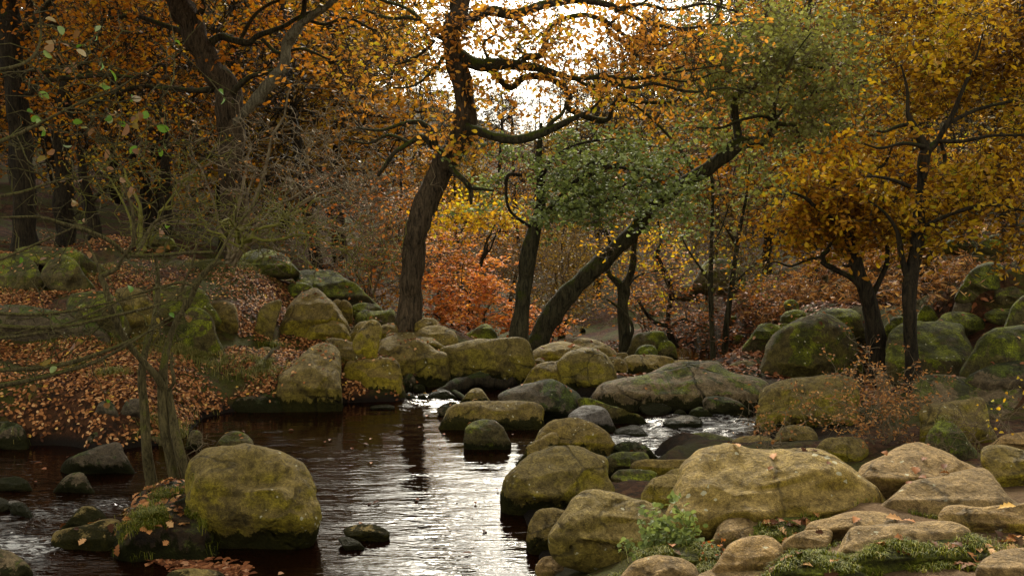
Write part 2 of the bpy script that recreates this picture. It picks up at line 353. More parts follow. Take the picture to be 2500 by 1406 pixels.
# ================================================================== rocks
ROCKS = []; BOXES = []
def rock(label, pts, by, h=0., mat='olive', th=1., lean=.5, fac=1., no=1., cat='boulder', name='boulder', ext=.25, res=1, group=None, tops=None, e=.72, dents=()):
    BOXES.append((min(p[0] for p in pts), max(p[0] for p in pts), min(p[1] for p in pts), max(p[1] for p in pts)))
    sd = len(ROCKS) + 3; rg = np.random.default_rng(sd * 7 + 1)
    pts = np.array(pts, float)
    ymin, ymax = pts[:, 1].min(), pts[:, 1].max(); xmin, xmax = pts[:, 0].min(), pts[:, 0].max()
    W, Hp = xmax - xmin, ymax - ymin; c = np.array([(xmin + xmax) / 2, (ymin + ymax) / 2])
    if h >= .2 and ext == .25: ext = .35 if by > 760 else .15
    low = pts[:, 1] > c[1] + .2 * Hp
    pts[low, 1] += ext * Hp + 6; pts[low, 0] = c[0] + (pts[low, 0] - c[0]) * 1.05
    Df = float(G(c[0], by, h)[1])
    if h >= .2:      # rest it on the terrain where its foot is seen
        Ds = np.linspace(3.5, 30, 500); q_ = P(np.full(500, c[0]), np.full(500, float(by)), Ds)
        k_ = int(np.argmax(q_[:, 2] < height(q_[:, 0], q_[:, 1])))
        if k_ > 0 and abs(Ds[k_] - Df) < 3: Df = float(Ds[k_])
    s = Df / FPX
    T = th * .5 * s * math.sqrt(W * Hp) ** 1.0
    Dc = Df + .72 * T
    n = int(64 * res); k = int(34 * res)
    cur = catmull(pts, 12, True)
    seg = np.r_[0, np.cumsum(np.linalg.norm(np.diff(np.vstack([cur, cur[:1]]), axis=0), axis=1))]
    u = np.linspace(0, seg[-1], n, endpoint=False); cc = np.vstack([cur, cur[:1]])
    cur = np.stack([np.interp(u, seg, cc[:, 0]), np.interp(u, seg, cc[:, 1])], -1)
    for _ in range(1): cur = .25 * np.roll(cur, 1, 0) + .5 * cur + .25 * np.roll(cur, -1, 0)
    th_ = np.arctan2((cur[:, 1] - c[1]) / Hp, (cur[:, 0] - c[0]) / W)
    ell = np.stack([np.cos(th_) * W / 2, np.sin(th_) * Hp / 2], -1)
    cv = cur - c
    ph = np.linspace(0, math.pi, k + 1)[1:-1]
    sf = np.abs(np.sin(ph)) ** e; wf = np.sign(np.cos(ph)) * np.abs(np.cos(ph)) ** e
    m_ = (sf ** 2)[:, None, None]
    Q = (ell[None] * (1 - m_) + cv[None] * m_) * sf[:, None, None]
    X = Q[..., 0] / (W / 2); V = -Q[..., 1] / (Hp / 2); Wd = np.broadcast_to(wf[:, None], X.shape).copy()
    X = np.concatenate([X.ravel(), [0, 0]]); V = np.concatenate([V.ravel(), [0, 0]]); Wd = np.concatenate([Wd.ravel(), [1, -1]])
    S_ = np.concatenate([np.repeat(sf, n), [0, 0]])
    p = np.stack([X, V, Wd], -1)
    a = rg.uniform(-.35, .35)
    pl = [((a, .8, .62), rg.uniform(.62, .74)), ((rg.uniform(-.3, .3), -.12, 1.), rg.uniform(.62, .75))]
    for _ in range(7):
        v = rg.normal(size=3); v[2] = abs(v[2]) * .8 + .25; pl.append((v, rg.uniform(.62, .86)))
    keep = (1 - S_ ** 5)
    for v, d in pl:
        v = np.array(v) / np.linalg.norm(v)
        ex = np.maximum(0, p @ v - d) * .97 * fac * keep
        p = p - ex[:, None] * v
    p = p * np.array([1.05, 1.035, 1.])
    fl = 1 + (.55 if h >= .2 else .3) * np.clip(-p[:, 1] - .15, 0, 1)
    p[:, 0] *= 1 + (fl - 1) * .35; p[:, 2] *= fl
    qx = p[:, 0] * W / 2; qy = -p[:, 1] * Hp / 2
    off = -p[:, 2] * T + lean * T * np.maximum(p[:, 1], -.35)
    w = P(c[0] + qx, c[1] + qy, Dc + off)
    cen = w.mean(0); rad = nrm(w - cen); R = s * math.sqrt(W * Hp) / 2
    sc = 1 / max(R, .05)
    d = fbm(w + sd * 3.7, .9 * sc, 3, sd) * .05 * R + np.minimum(0, vnoise(w + sd, 1.5 * sc, sd + 5)) * .07 * R + fbm(w + sd, 3.8 * sc, 3, sd + 9) * .020 * R + fbm(w, 9, 2, sd + 2) * min(.010, .03 * R)
    for du, dv, dr, dh in dents:
        d = d - dh * R * np.exp(-((X - du) ** 2 / dr ** 2 + (V - dv) ** 2 / (dr * .7) ** 2)) * (Wd > -.2)
    w = w + rad * (d * no)[:, None]
    rows = k - 1
    ii = np.arange(rows - 1)[:, None] * n; jj = np.arange(n)[None, :]; j2 = (jj + 1) % n
    q = np.stack([ii + jj, ii + n + jj, ii + n + j2, ii + j2], -1).reshape(-1, 4)
    j = np.arange(n); t1 = np.stack([np.full(n, rows * n), j, (j + 1) % n], -1); b0 = (rows - 1) * n
    t2 = np.stack([np.full(n, rows * n + 1), b0 + (j + 1) % n, b0 + j], -1)
    loc = np.array([cen[0], cen[1], w[:, 2].min()])
    o = mk(name, w, [q, t1, t2], M[mat] if isinstance(mat, str) else mat, loc=loc)
    tag(o, label, cat, group); ROCKS.append(o)
    return o
exec_rocks = True
R = rock
# ---- left, in the water
R('huge rounded olive boulder with a hollow in its top, standing in the pool', [(462,1190),(470,1140),(505,1108),(560,1092),(640,1094),(690,1105),(735,1125),(765,1170),(772,1215),(782,1240),(740,1290),(690,1335),(620,1352),(560,1345),(500,1310),(470,1270),(457,1230)], 1345, 0, 'olive', th=.95, lean=.5, res=2.4, ext=.12, no=1.3, dents=[(-.05, .62, .28, .16), (.35, .55, .22, .08), (-.55, .1, .3, .05), (.1, .3, .12, -.05)])
R('dark mossy wedge-shaped rock in the water at left near the bank', [(158,1128),(200,1105),(270,1080),(295,1082),(305,1110),(318,1145),(290,1160),(220,1152),(170,1142)], 1158, 0, 'dark')
R('small pointed dark green rock in the rapids below the wedge-shaped rock', [(125,1198),(160,1165),(195,1153),(212,1170),(228,1198),(190,1207),(140,1205)], 1203, 0, 'dark', name='rock', cat='rock')
R('low flat rock cut by the left edge of the picture in the stream', [(-40,1180),(10,1166),(50,1165),(72,1185),(60,1200),(-40,1205)], 1198, 0, 'dark', name='rock', cat='rock')
R('smooth greenish rock behind the broad slab left of the grassy islet', [(150,1290),(185,1250),(215,1236),(245,1245),(262,1270),(240,1300)], 1295, 0, 'olive', name='rock', cat='rock')
R('broad dull brown slab with a dark wet underside left of the grassy islet', [(135,1300),(200,1285),(260,1265),(290,1275),(295,1310),(260,1340),(200,1342),(150,1322)], 1340, 0, 'olive', lean=.8, name='rock', cat='rock')
R('small wet grey stone in the white water at far left', [(20,1228),(45,1222),(70,1240),(78,1260),(45,1258)], 1260, 0, 'wet', name='rock', cat='rock')
R('wet stone cut by the left edge above the white water', [(-40,1218),(8,1217),(25,1240),(-30,1255)], 1250, 0, 'wet', name='rock', cat='rock')
R('rusty brown boulder cut by the bottom left corner', [(-60,1345),(10,1343),(50,1365),(75,1400),(75,1460),(-60,1470)], 1450, 0, 'cracked')
R('pale rock top cut by the bottom edge below the drifted leaves', [(410,1405),(440,1389),(490,1388),(545,1402),(560,1440),(415,1440)], 1440, 0, 'olive')
R('green topped rock peeping out behind the huge rounded boulder', [(512,1105),(545,1065),(575,1052),(600,1060),(617,1085),(605,1110),(540,1115)], 1112, 0, 'mossy', name='rock', cat='rock')
R('small round mossy stone between the slim tree and the pool', [(455,1095),(463,1058),(478,1049),(492,1062),(487,1098)], 1096, 0, 'mossy', name='rock', cat='rock')
R('dark mossy stone tucked under the leafy bank edge', [(192,1095),(225,1060),(255,1045),(278,1062),(287,1092)], 1094, 0, 'dark', name='rock', cat='rock')
R('smooth flat grey-green stone rising alone from the middle of the pool', [(840,1292),(870,1280),(910,1280),(943,1294),(946,1308),(920,1320),(870,1318),(845,1306)], 1320, 0, 'olive', lean=.8, name='rock', cat='rock')
R('barely emerging dark stone beside the flat stone in the pool', [(826,1312),(850,1310),(880,1326),(890,1340),(860,1342),(835,1328)], 1341, 0, 'wet', name='rock', cat='rock', lean=.9)
# ---- left bank along the water
R('large tilted slab-topped boulder at the pool edge below the leaf drift', [(680,925),(715,893),(760,850),(800,842),(825,862),(829,905),(822,965),(790,990),(745,1003),(710,995),(697,960)], 1003, 0, 'olive', lean=1., res=1.4, th=1.1)
R('square-faced olive boulder at the pool edge right of the tilted slab', [(832,975),(838,925),(848,888),(872,881),(930,877),(963,880),(976,905),(981,945),(987,970),(960,979),(880,980)], 978, 0, 'olive', lean=.2, th=.8, res=1.4)
R('saddle-shaped low boulder behind the square-faced boulder', [(798,832),(830,826),(860,837),(884,842),(892,870),(885,886),(850,890),(815,868)], 892, .22, 'olive')
R('tall leaning olive boulder rising right of the saddle-shaped boulder', [(860,842),(880,805),(900,783),(922,785),(931,808),(926,840),(905,872),(888,886),(878,860)], 893, .25, 'olive', lean=.6)
R('tapering slab with white lichen spots overhanging the dark channel', [(925,865),(938,828),(975,821),(1005,835),(1022,870),(1000,892),(976,905),(945,885)], 905, .2, 'olive', lean=.9, th=1.2)
R('blocky boulder with white lichen dots over black moss by the channel', [(985,885),(1003,838),(1030,836),(1065,855),(1091,868),(1093,922),(1085,943),(1040,946),(1000,935),(982,905)], 946, 0, 'olive', lean=.3)
R('long block-shaped olive boulder forming a wall across the middle', [(1075,852),(1120,839),(1200,828),(1262,824),(1285,840),(1296,872),(1301,890),(1287,915),(1260,930),(1200,924),(1100,927),(1088,892)], 930, .06, 'olive', lean=.25, th=.6, res=1.5, fac=.7)
R('grey rounded rock just right of the big oak trunk foot', [(1012,800),(1018,785),(1042,776),(1066,785),(1072,805),(1040,812)], 830, .3, 'olive')
R('smooth brown boulder right of the oak foot behind the lichen block', [(1003,840),(1018,812),(1042,798),(1078,796),(1108,812),(1112,842),(1060,862)], 868, .2, 'olive')
R('smooth round-backed boulder behind the long block boulder', [(1050,862),(1058,830),(1080,812),(1110,810),(1142,825),(1160,850),(1090,872)], 880, .15, 'olive')
R('pointed mossy rock in front of the bright orange beech', [(1135,825),(1160,803),(1182,791),(1205,806),(1226,834),(1180,850)], 872, 0., 'mossy')
R('pyramid-like brown boulder with lichen among the drifted leaves', [(693,805),(700,770),(718,737),(745,712),(768,704),(792,722),(818,748),(842,785),(852,808),(820,820),(770,812),(730,815)], 822, .5, 'olive', lean=.7, res=1.4)
R('round ochre-edged boulder with a pale ring of lichen on it', [(748,818),(758,788),(788,768),(820,767),(836,785),(848,815),(850,832),(820,838),(770,834)], 838, .45, 'olive', lean=.5)
R('upright two-lobed rock standing in the leaf drift', [(617,818),(630,776),(637,752),(662,738),(686,734),(684,758),(672,790),(655,820),(635,826)], 826, .5, 'olive', lean=.4)
R('very large grey-topped boulder with bright moss on its right shoulder', [(712,668),(745,660),(812,661),(842,680),(880,705),(913,725),(920,745),(880,752),(820,750),(780,725),(735,705)], 765, .7, 'moss', lean=.8, res=1.4)
R('bright green mossy lump in front of the very large grey-topped boulder', [(765,700),(772,688),(795,684),(812,700),(818,722),(795,735),(768,722)], 745, .75, 'moss', name='rock', cat='rock')
R('second mossy lump left of the pyramid-like boulder top', [(705,710),(715,692),(740,690),(762,700),(765,722),(730,730)], 742, .8, 'moss', name='rock', cat='rock')
R('low mossy rock between the very large boulder and the oak', [(858,760),(868,743),(900,739),(930,750),(936,775),(895,782)], 785, .6, 'mossy', name='rock', cat='rock')
R('long low mossy rock touching the left side of the oak trunk', [(868,778),(885,758),(930,760),(958,754),(962,785),(930,800),(885,795)], 803, .5, 'mossy', name='rock', cat='rock')
R('dark upright stone squeezed behind the ochre-edged boulder', [(828,745),(838,732),(855,742),(860,775),(848,795),(832,775)], 800, .55, 'olive', name='rock', cat='rock')
R('small rounded stone at the shoulder of the pyramid-like boulder', [(808,745),(820,731),(838,738),(842,756),(820,760)], 790, .58, 'olive', name='rock', cat='rock')
R('flat grey stone with a moss patch left of the tall leaning boulder', [(852,815),(868,795),(895,784),(918,788),(920,812),(885,826)], 838, .42, 'olive', name='rock', cat='rock')
R('small low stone at the oak foot on the leaf drift', [(926,802),(945,792),(972,796),(984,812),(950,822)], 830, .42, 'olive', name='rock', cat='rock')
R('flat brown stone in front of the oak foot', [(945,822),(975,812),(1010,812),(1050,818),(1085,850),(1010,850)], 862, .28, 'olive', lean=1.1, name='rock', cat='rock')
# ---- left bank, upper
R('blocky lichened boulder with a mossy skirt in the left bank', [(422,805),(430,772),(455,756),(488,754),(512,772),(522,800),(532,835),(500,850),(440,835)], 858, .45, 'mossy', lean=.3, res=1.3)
R('flat-faced brown stone with one pale lichen disc behind the skirted boulder', [(505,750),(530,738),(558,738),(577,760),(568,790),(530,800)], 808, .65, 'olive', name='rock', cat='rock')
R('lichen-crusted grey boulder behind the slim tree fork', [(375,708),(405,697),(445,698),(485,705),(508,728),(515,762),(450,775),(400,765)], 790, .8, 'mossy')
R('rounded brown boulder between the slim tree and the undercut ledge', [(282,725),(300,705),(335,705),(362,725),(378,760),(372,800),(330,815),(292,790)], 822, .7, 'olive')
R('dull grey ledge boulder left of the slim tree', [(165,735),(200,715),(250,712),(290,735),(300,775),(270,800),(190,790)], 815, .75, 'mossy')
R('long dark undercut ledge at the left edge of the bank', [(-60,760),(20,745),(100,752),(180,768),(235,790),(220,815),(120,822),(-60,830)], 838, .75, 'dark', lean=.5, th=.6)
R('bare grey hump on the grassy left mound', [(105,670),(125,635),(155,622),(182,636),(200,662),(215,690),(150,700)], 715, 1.05, 'mossy', lean=.9)
R('long mossy ledge rock above the bare grey hump', [(38,618),(60,604),(120,603),(175,606),(212,630),(238,655),(180,660),(90,640)], 672, 1.4, 'mossy', lean=.9, th=.7)
R('mossy rock beside the ledge at the far left edge', [(-40,640),(0,622),(45,622),(80,640),(95,680),(20,700)], 702, 1.2, 'mossy', lean=.9)
R('mossy green hummock rock at the back of the left bank', [(585,640),(610,615),(660,610),(700,630),(712,655),(650,665)], 668, 1.25, 'moss', lean=.8)
R('dark low rock behind the slim tree at the wood edge', [(330,590),(360,573),(400,575),(425,592),(400,606),(350,606)], 612, 1.7, 'mossy')
R('waterside stone under the grassy overhang', [(565,985),(600,968),(645,962),(682,958),(684,1000),(640,1006),(575,1003)], 1005, 0, 'dark')
R('small dark stone in the leaf drift of the left bank', [(236,1010),(242,985),(262,978),(280,992),(284,1015)], 1022, .3, 'dark', name='rock', cat='rock')
R('dark stone left of the slim grey stem on the bank', [(298,1012),(305,985),(330,972),(347,985),(348,1020)], 1026, .28, 'dark', name='rock', cat='rock')
R('bank-edge stone under the tussocks at the far left', [(-60,1060),(-10,1030),(40,1035),(60,1060),(50,1092)], 1092, .02, 'dark')
# ---- centre
R('small grey pebble left of the little rapid', [(982,975),(990,962),(1004,959),(1018,972)], 977, 0, 'wet', name='rock', cat='rock')
R('tiny round pebble at the head of the little rapid', [(1018,972),(1024,963),(1036,962),(1042,972)], 975, 0, 'wet', name='rock', cat='rock')
R('smooth grey stone behind the little rapid', [(1048,970),(1058,955),(1078,949),(1100,958),(1114,972)], 974, 0, 'wet', name='rock', cat='rock')
R('dark stone under the lichen-dotted block in the shaded channel', [(980,935),(995,912),(1012,920),(1018,945),(1000,955)], 955, 0, 'dark', name='rock', cat='rock')
R('half sunk dark stone behind the driftwood', [(1010,945),(1022,938),(1036,945),(1034,956),(1014,958)], 958, 0, 'dark', name='rock', cat='rock')
R('thin flat stone lying at the dark far edge of the pool', [(905,994),(925,988),(950,988),(962,995),(930,999)], 999, 0, 'wet', name='rock', cat='rock', lean=1.)
R('mustard cone-shaped rock above the flat-topped rock', [(1124,985),(1143,957),(1163,947),(1180,957),(1196,984)], 992, 0, 'olive', name='rock', cat='rock')
R('flat-topped olive rock with white speckles in mid stream', [(1088,1022),(1105,992),(1150,981),(1210,979),(1270,979),(1314,987),(1325,1003),(1312,1035),(1300,1055),(1240,1052),(1150,1036),(1092,1036)], 1050, 0, 'olive', lean=.45, th=.9, res=1.3)
R('dark stone tucked at the left end of the flat-topped rock', [(1068,1003),(1088,985),(1115,984),(1120,1010),(1095,1015)], 1015, 0, 'dark', name='rock', cat='rock')
R('yellow-green rock with a fallen orange leaf at the pool edge', [(1135,1058),(1140,1040),(1162,1028),(1192,1023),(1220,1036),(1241,1076),(1230,1090),(1188,1099),(1166,1096),(1142,1078)], 1098, 0, 'mossy', lean=.6, res=1.2)
R('dark peaked boulder dripping with black moss in mid stream', [(1218,968),(1268,945),(1330,929),(1362,934),(1408,963),(1413,985),(1385,1015),(1330,1035),(1250,1000)], 1030, 0, 'dark', lean=.5, res=1.3)
R('long mossy slab like a log beside the wet grey boulder', [(1412,975),(1450,974),(1512,1000),(1562,1016),(1562,1030),(1500,1036),(1430,1012)], 1036, 0, 'mossy', lean=.3, th=.7)
R('wet silver-grey boulder strewn with fallen leaves', [(1393,1010),(1420,991),(1460,990),(1484,1008),(1497,1040),(1470,1056),(1420,1046),(1390,1024)], 1056, 0, 'wet', lean=.8)
R('cone-shaped olive boulder left of the big egg-shaped one', [(1272,935),(1300,901),(1335,884),(1360,890),(1372,935),(1350,952),(1290,945)], 955, .05, 'olive', lean=.5)
R('small brown stone above the cone-shaped boulder', [(1298,890),(1308,877),(1325,875),(1332,890)], 905, .15, 'olive', name='rock', cat='rock')
R('small pale stone wedged left of the egg-shaped boulder', [(1346,900),(1352,885),(1372,882),(1384,900)], 920, .1, 'olive', name='rock', cat='rock')
R('big egg-shaped olive boulder in the middle of the rock pile', [(1364,885),(1398,858),(1440,849),(1476,868),(1496,900),(1497,932),(1465,956),(1420,966),(1386,952),(1370,922)], 968, 0, 'olive', lean=.35, res=1.4)
R('broad low boulder with a pale rim behind the egg-shaped boulder', [(1298,868),(1328,843),(1375,834),(1420,845),(1440,862),(1400,882),(1320,892)], 905, .12, 'olive', lean=.7)
R('smooth brown-backed boulder at the foot of the leaning tree', [(1392,848),(1410,830),(1436,826),(1470,838),(1502,862),(1495,885),(1430,872)], 892, .1, 'olive', lean=.7)
R('shaded rock right of the egg-shaped boulder', [(1470,888),(1490,872),(1520,878),(1532,905),(1500,925)], 928, .02, 'olive')
R('pale flat-topped block boulder with dark lichen patches', [(1520,890),(1540,869),(1590,866),(1642,876),(1625,900),(1575,918),(1522,921)], 924, 0, 'olive', lean=.5)
R('little pale cube stone under the two-forked tree', [(1500,872),(1510,862),(1530,862),(1534,880),(1512,888)], 896, .08, 'olive', name='rock', cat='rock')
R('pale domed rock behind the wide cracked boulder', [(1608,900),(1640,881),(1685,880),(1712,895),(1660,912)], 922, 0, 'olive')
R('very wide low boulder with deep cracks and scattered leaves', [(1466,945),(1520,925),(1580,915),(1638,890),(1695,884),(1745,885),(1782,910),(1840,924),(1870,948),(1862,985),(1830,1000),(1750,990),(1650,992),(1540,987),(1476,978)], 1000, 0, 'cracked', lean=.8, res=2, th=.8, fac=.6)
R('dark mossy rock tucked below the very wide cracked boulder', [(1718,985),(1738,967),(1788,974),(1825,1000),(1822,1017),(1750,1010)], 1019, 0, 'dark')
R('rounded olive boulder between the wide cracked and the huge mossy boulder', [(1778,905),(1800,883),(1832,882),(1860,902),(1866,930),(1820,930)], 935, 0, 'olive')
R('wet grey stone in the white water under the cracked boulder', [(1562,995),(1590,984),(1620,987),(1638,1000),(1600,1011)], 1012, 0, 'wet', name='rock', cat='rock')
R('little square wet stone in the rapids', [(1645,1010),(1652,1001),(1670,1003),(1676,1013)], 1014, 0, 'wet', name='rock', cat='rock')
R('dark pointed stone right of the little square wet stone', [(1684,1008),(1708,993),(1730,1003),(1740,1022),(1700,1022)], 1022, 0, 'dark', name='rock', cat='rock')
R('half drowned rock with water sliding over its left side', [(1620,1034),(1650,1017),(1690,1014),(1714,1030),(1682,1045)], 1046, 0, 'wet', name='rock', cat='rock', lean=.9)
R('drowned flat stone in the foaming rapids', [(1500,1055),(1530,1040),(1562,1041),(1585,1064),(1540,1068)], 1068, -.03, 'wet', name='rock', cat='rock', lean=.9)
R('mossy dark-green rock below the rapids behind the largest boulder', [(1642,1105),(1658,1070),(1700,1056),(1752,1062),(1803,1080),(1815,1100),(1730,1112),(1660,1116)], 1118, 0, 'mossy', lean=.6)
R('brown half-submerged rock at the right side of the rapids', [(1600,1105),(1630,1085),(1660,1080),(1665,1105),(1630,1115)], 1114, -.02, 'wet', name='rock', cat='rock', lean=.9)
# ---- right front cluster
R('bare grey-brown domed boulder at the corner of the pool', [(1302,1088),(1330,1042),(1370,1021),(1420,1021),(1462,1040),(1492,1076),(1502,1104),(1450,1112),(1350,1104)], 1116, .03, 'olive', lean=.6, res=1.4)
R('slanting olive slab leaning on the bare domed boulder', [(1253,1135),(1290,1096),(1330,1062),(1356,1057),(1366,1080),(1340,1102),(1292,1130)], 1138, 0, 'olive', lean=.6)
R('wide olive boulder with yellow moss on its water side', [(1232,1178),(1262,1142),(1308,1106),(1350,1092),(1402,1091),(1452,1108),(1478,1122),(1486,1165),(1494,1192),(1470,1220),(1400,1250),(1320,1262),(1292,1256),(1250,1216)], 1262, 0, 'olive', lean=.6, res=1.8, th=1.1)
R('large hunched boulder with a dark hollow at its foot beside the near grass', [(1352,1310),(1372,1268),(1400,1224),(1428,1199),(1460,1195),(1522,1211),(1582,1226),(1612,1255),(1612,1320),(1560,1372),(1480,1375),(1400,1350)], 1382, .25, 'big', lean=.5, res=1.8, ext=.1, dents=[(-.1, -.75, .3, .3), (.5, .2, .4, .05)])
R('dark-footed boulder where the pool meets the near grass', [(1290,1300),(1308,1252),(1338,1242),(1388,1250),(1400,1290),(1380,1340),(1325,1350),(1300,1332)], 1350, 0, 'olive', lean=.5, res=1.3)
R('small mossy block above the hidden trickle', [(1476,1135),(1498,1109),(1560,1102),(1584,1115),(1574,1142),(1530,1154),(1490,1148)], 1157, .08, 'mossy', name='rock', cat='rock')
R('dark pitted rock beside the foaming rapids', [(1498,1092),(1528,1078),(1572,1085),(1604,1112),(1592,1125),(1530,1110)], 1125, .03, 'dark', name='rock', cat='rock')
R('long smooth mustard rock lying like a bar behind the largest boulder', [(1545,1135),(1575,1121),(1640,1122),(1700,1122),(1715,1140),(1690,1155),(1600,1163),(1553,1152)], 1167, .12, 'olive', lean=.4, th=.6)
R('dark rock with yellow moss stripes in the hidden trickle', [(1494,1178),(1508,1151),(1550,1147),(1592,1150),(1602,1172),(1572,1212),(1530,1208)], 1218, 0, 'mossy', lean=.5, name='rock', cat='rock')
R('plain brown domed rock between the trickle and the largest boulder', [(1568,1220),(1588,1172),(1630,1158),(1666,1166),(1684,1192),(1670,1235),(1610,1248)], 1248, .18, 'big', lean=.5, name='rock', cat='rock')
R('olive rock peeping between the mustard bar and the largest boulder', [(1625,1160),(1655,1143),(1692,1146),(1700,1180),(1650,1175)], 1190, .2, 'olive', name='rock', cat='rock')
R('narrow ochre rock wedged against the left side of the largest boulder', [(1645,1270),(1652,1220),(1675,1200),(1690,1230),(1690,1280)], 1290, .45, 'big', name='rock', cat='rock')
R('largest boulder of all, pale olive and double-humped, at right front', [(1652,1215),(1672,1150),(1710,1106),(1770,1092),(1830,1095),(1895,1103),(1960,1092),(2010,1098),(2060,1130),(2110,1165),(2146,1190),(2162,1225),(2152,1248),(2080,1258),(1990,1256),(1870,1274),(1790,1308),(1700,1324),(1668,1292),(1653,1255)], 1300, .62, 'big', lean=.55, res=2.6, th=1.0, no=1.2, dents=[(-.35, -.1, .12, .05), (.25, -.45, .25, .10), (-.1, .35, .3, .07), (.6, .1, .2, .05), (-.75, -.3, .15, .05)])
# ---- right, middle distance
R('huge moss-draped boulder at the foot of the dark forked oak', [(1860,900),(1878,842),(1918,800),(1960,780),(2015,771),(2060,795),(2088,845),(2086,895),(2030,920),(1950,935),(1900,945),(1868,935)], 950, 0, 'mossy', lean=.5, res=1.8)
R('flat grey cap boulder with a moss stripe behind the huge moss-draped one', [(1945,805),(1982,766),(2030,754),(2085,758),(2102,790),(2097,828),(2040,830)], 880, .3, 'moss', lean=.5)
R('round boulder with a bright moss patch left of the huge moss-draped one', [(1826,835),(1848,800),(1880,788),(1908,803),(1920,822),(1885,845)], 858, .25, 'moss', lean=.5)
R('small mossy dome behind the moss-patched round boulder', [(1905,782),(1918,762),(1945,756),(1966,768),(1962,792),(1925,798)], 812, .45, 'moss', name='rock', cat='rock')
R('low dark rock between the two mossy domes', [(1895,800),(1910,790),(1935,795),(1945,815),(1910,818)], 832, .4, 'mossy', name='rock', cat='rock')
R('bright mossy ball rock on the far slope left of the forked oak', [(1914,745),(1925,732),(1942,734),(1950,750),(1935,762)], 770, .7, 'moss', name='rock', cat='rock')
R('smooth olive boulder behind the dry brown beech bush', [(1864,1035),(1860,965),(1898,932),(1970,918),(2030,918),(2082,932),(2094,985),(2055,1045),(1950,1058),(1900,1060)], 1064, .02, 'olive', lean=.5, res=1.6)
R('wide dark sloping slab cut by the right edge', [(2235,935),(2280,916),(2350,920),(2450,938),(2560,958),(2560,1060),(2400,1045),(2255,1015)], 1055, .1, 'cracked', lean=1., res=1.5, th=.7, fac=.6)
R('olive boulder in front of the wide dark slab at right', [(2248,1000),(2300,985),(2350,978),(2392,969),(2406,1000),(2414,1052),(2370,1085),(2280,1068)], 1090, .2, 'olive', lean=.5)
R('yellow-green pointed rock spattered with white lichen', [(2262,1075),(2280,1040),(2298,1024),(2340,1045),(2385,1088),(2365,1112),(2280,1105)], 1120, .35, 'mossy', lean=.5)
R('dark boulder on the right edge above the wide slab', [(2360,930),(2398,902),(2450,884),(2560,890),(2560,955),(2440,950)], 965, .3, 'dark', lean=.6)
R('small brown rock top behind the dry beech bush', [(1995,925),(2020,908),(2060,905),(2092,915),(2095,940)], 955, 0, 'dark', name='rock', cat='rock')
R('rounded brown rock in the shade right of the dry beech bush', [(2140,925),(2170,905),(2215,902),(2252,925),(2250,965),(2180,970)], 985, .1, 'cracked')
R('massive flat-topped slab boulder behind the straight dark trunk', [(2168,865),(2182,805),(2240,790),(2338,794),(2352,820),(2372,860),(2360,905),(2290,922),(2215,912)], 940, .3, 'mossy', lean=.9, res=1.5)
R('bright mossy shoulder rock left of the straight dark trunk', [(2160,815),(2172,782),(2205,775),(2225,792),(2222,835),(2185,850)], 880, .45, 'moss')
R('pale grey boulder splashed with vivid moss high on the right', [(2348,715),(2358,680),(2380,655),(2412,643),(2448,652),(2460,690),(2440,722),(2390,728)], 732, 1.3, 'moss', lean=.5, res=1.2)
R('dark cube-like rock on the slope right of the straight trunk', [(2325,765),(2335,733),(2372,736),(2388,760),(2380,778),(2340,778)], 782, 1.0, 'dark', name='rock', cat='rock')
R('long mossy rock behind the massive flat slab', [(2285,805),(2295,775),(2325,762),(2380,770),(2405,795),(2400,825),(2330,822)], 838, .8, 'moss')
R('pointed mossy rock just right of the straight dark trunk', [(2240,780),(2248,755),(2262,743),(2285,765),(2292,790),(2262,798)], 812, .75, 'moss', name='rock', cat='rock')
R('tall mossy boulder on the right edge of the picture', [(2460,800),(2468,760),(2490,730),(2540,718),(2560,790),(2500,810)], 820, .9, 'moss')
R('deep shaded mossy boulder at right below the edge boulder', [(2372,880),(2388,835),(2430,805),(2480,795),(2545,800),(2550,870),(2460,905)], 915, .5, 'moss', lean=.4)
R('low mossy rock among leaves on the right slope', [(2405,775),(2420,757),(2465,755),(2490,768),(2470,788)], 792, 1.0, 'moss', name='rock', cat='rock')
R('flat mossy rock under the golden leaves at far right', [(2430,715),(2450,700),(2500,695),(2545,705),(2540,735),(2460,738)], 745, 1.2, 'mossy', name='rock', cat='rock')
R('distant mossy block under the golden crown', [(2305,605),(2320,583),(2365,578),(2380,596),(2370,612)], 618, 1.75, 'moss', name='rock', cat='rock')
R('distant mossy wedge rock under the golden crown at right', [(2380,620),(2400,590),(2440,570),(2460,600),(2440,625)], 632, 1.7, 'moss', name='rock', cat='rock')
R('weathered grey boulder on the far slope between the slender stems', [(1700,690),(1712,655),(1740,634),(1790,637),(1812,660),(1805,690),(1750,705)], 708, .95, 'mossy', name='rock', cat='boulder')
R('small dome rock on the far slope left of the slender stems', [(1658,720),(1664,702),(1682,695),(1700,705),(1702,725)], 730, .7, 'mossy', name='rock', cat='rock')
R('low lichened rock right of the slender stems', [(1808,718),(1822,703),(1848,700),(1862,712),(1850,722)], 728, .85, 'mossy', name='rock', cat='rock')
R('grey-green block behind the crooked dark tree', [(1538,855),(1550,820),(1590,811),(1622,815),(1634,850),(1590,865)], 880, .0, 'mossy', lean=.3)
R('small square mossy block under the crooked dark tree', [(1606,868),(1610,838),(1632,832),(1650,850),(1645,875)], 890, -.05, 'mossy', name='rock', cat='rock')
R('mossy green rock at the foot of the two-forked tree', [(1548,870),(1560,848),(1590,842),(1605,862),(1590,878)], 890, 0, 'moss', name='rock', cat='rock')
R('round rock in the shade under the dry beech bush', [(1895,1080),(1905,1050),(1940,1038),(1980,1046),(1995,1075),(1950,1092)], 1094, .12, 'olive', name='rock', cat='rock')
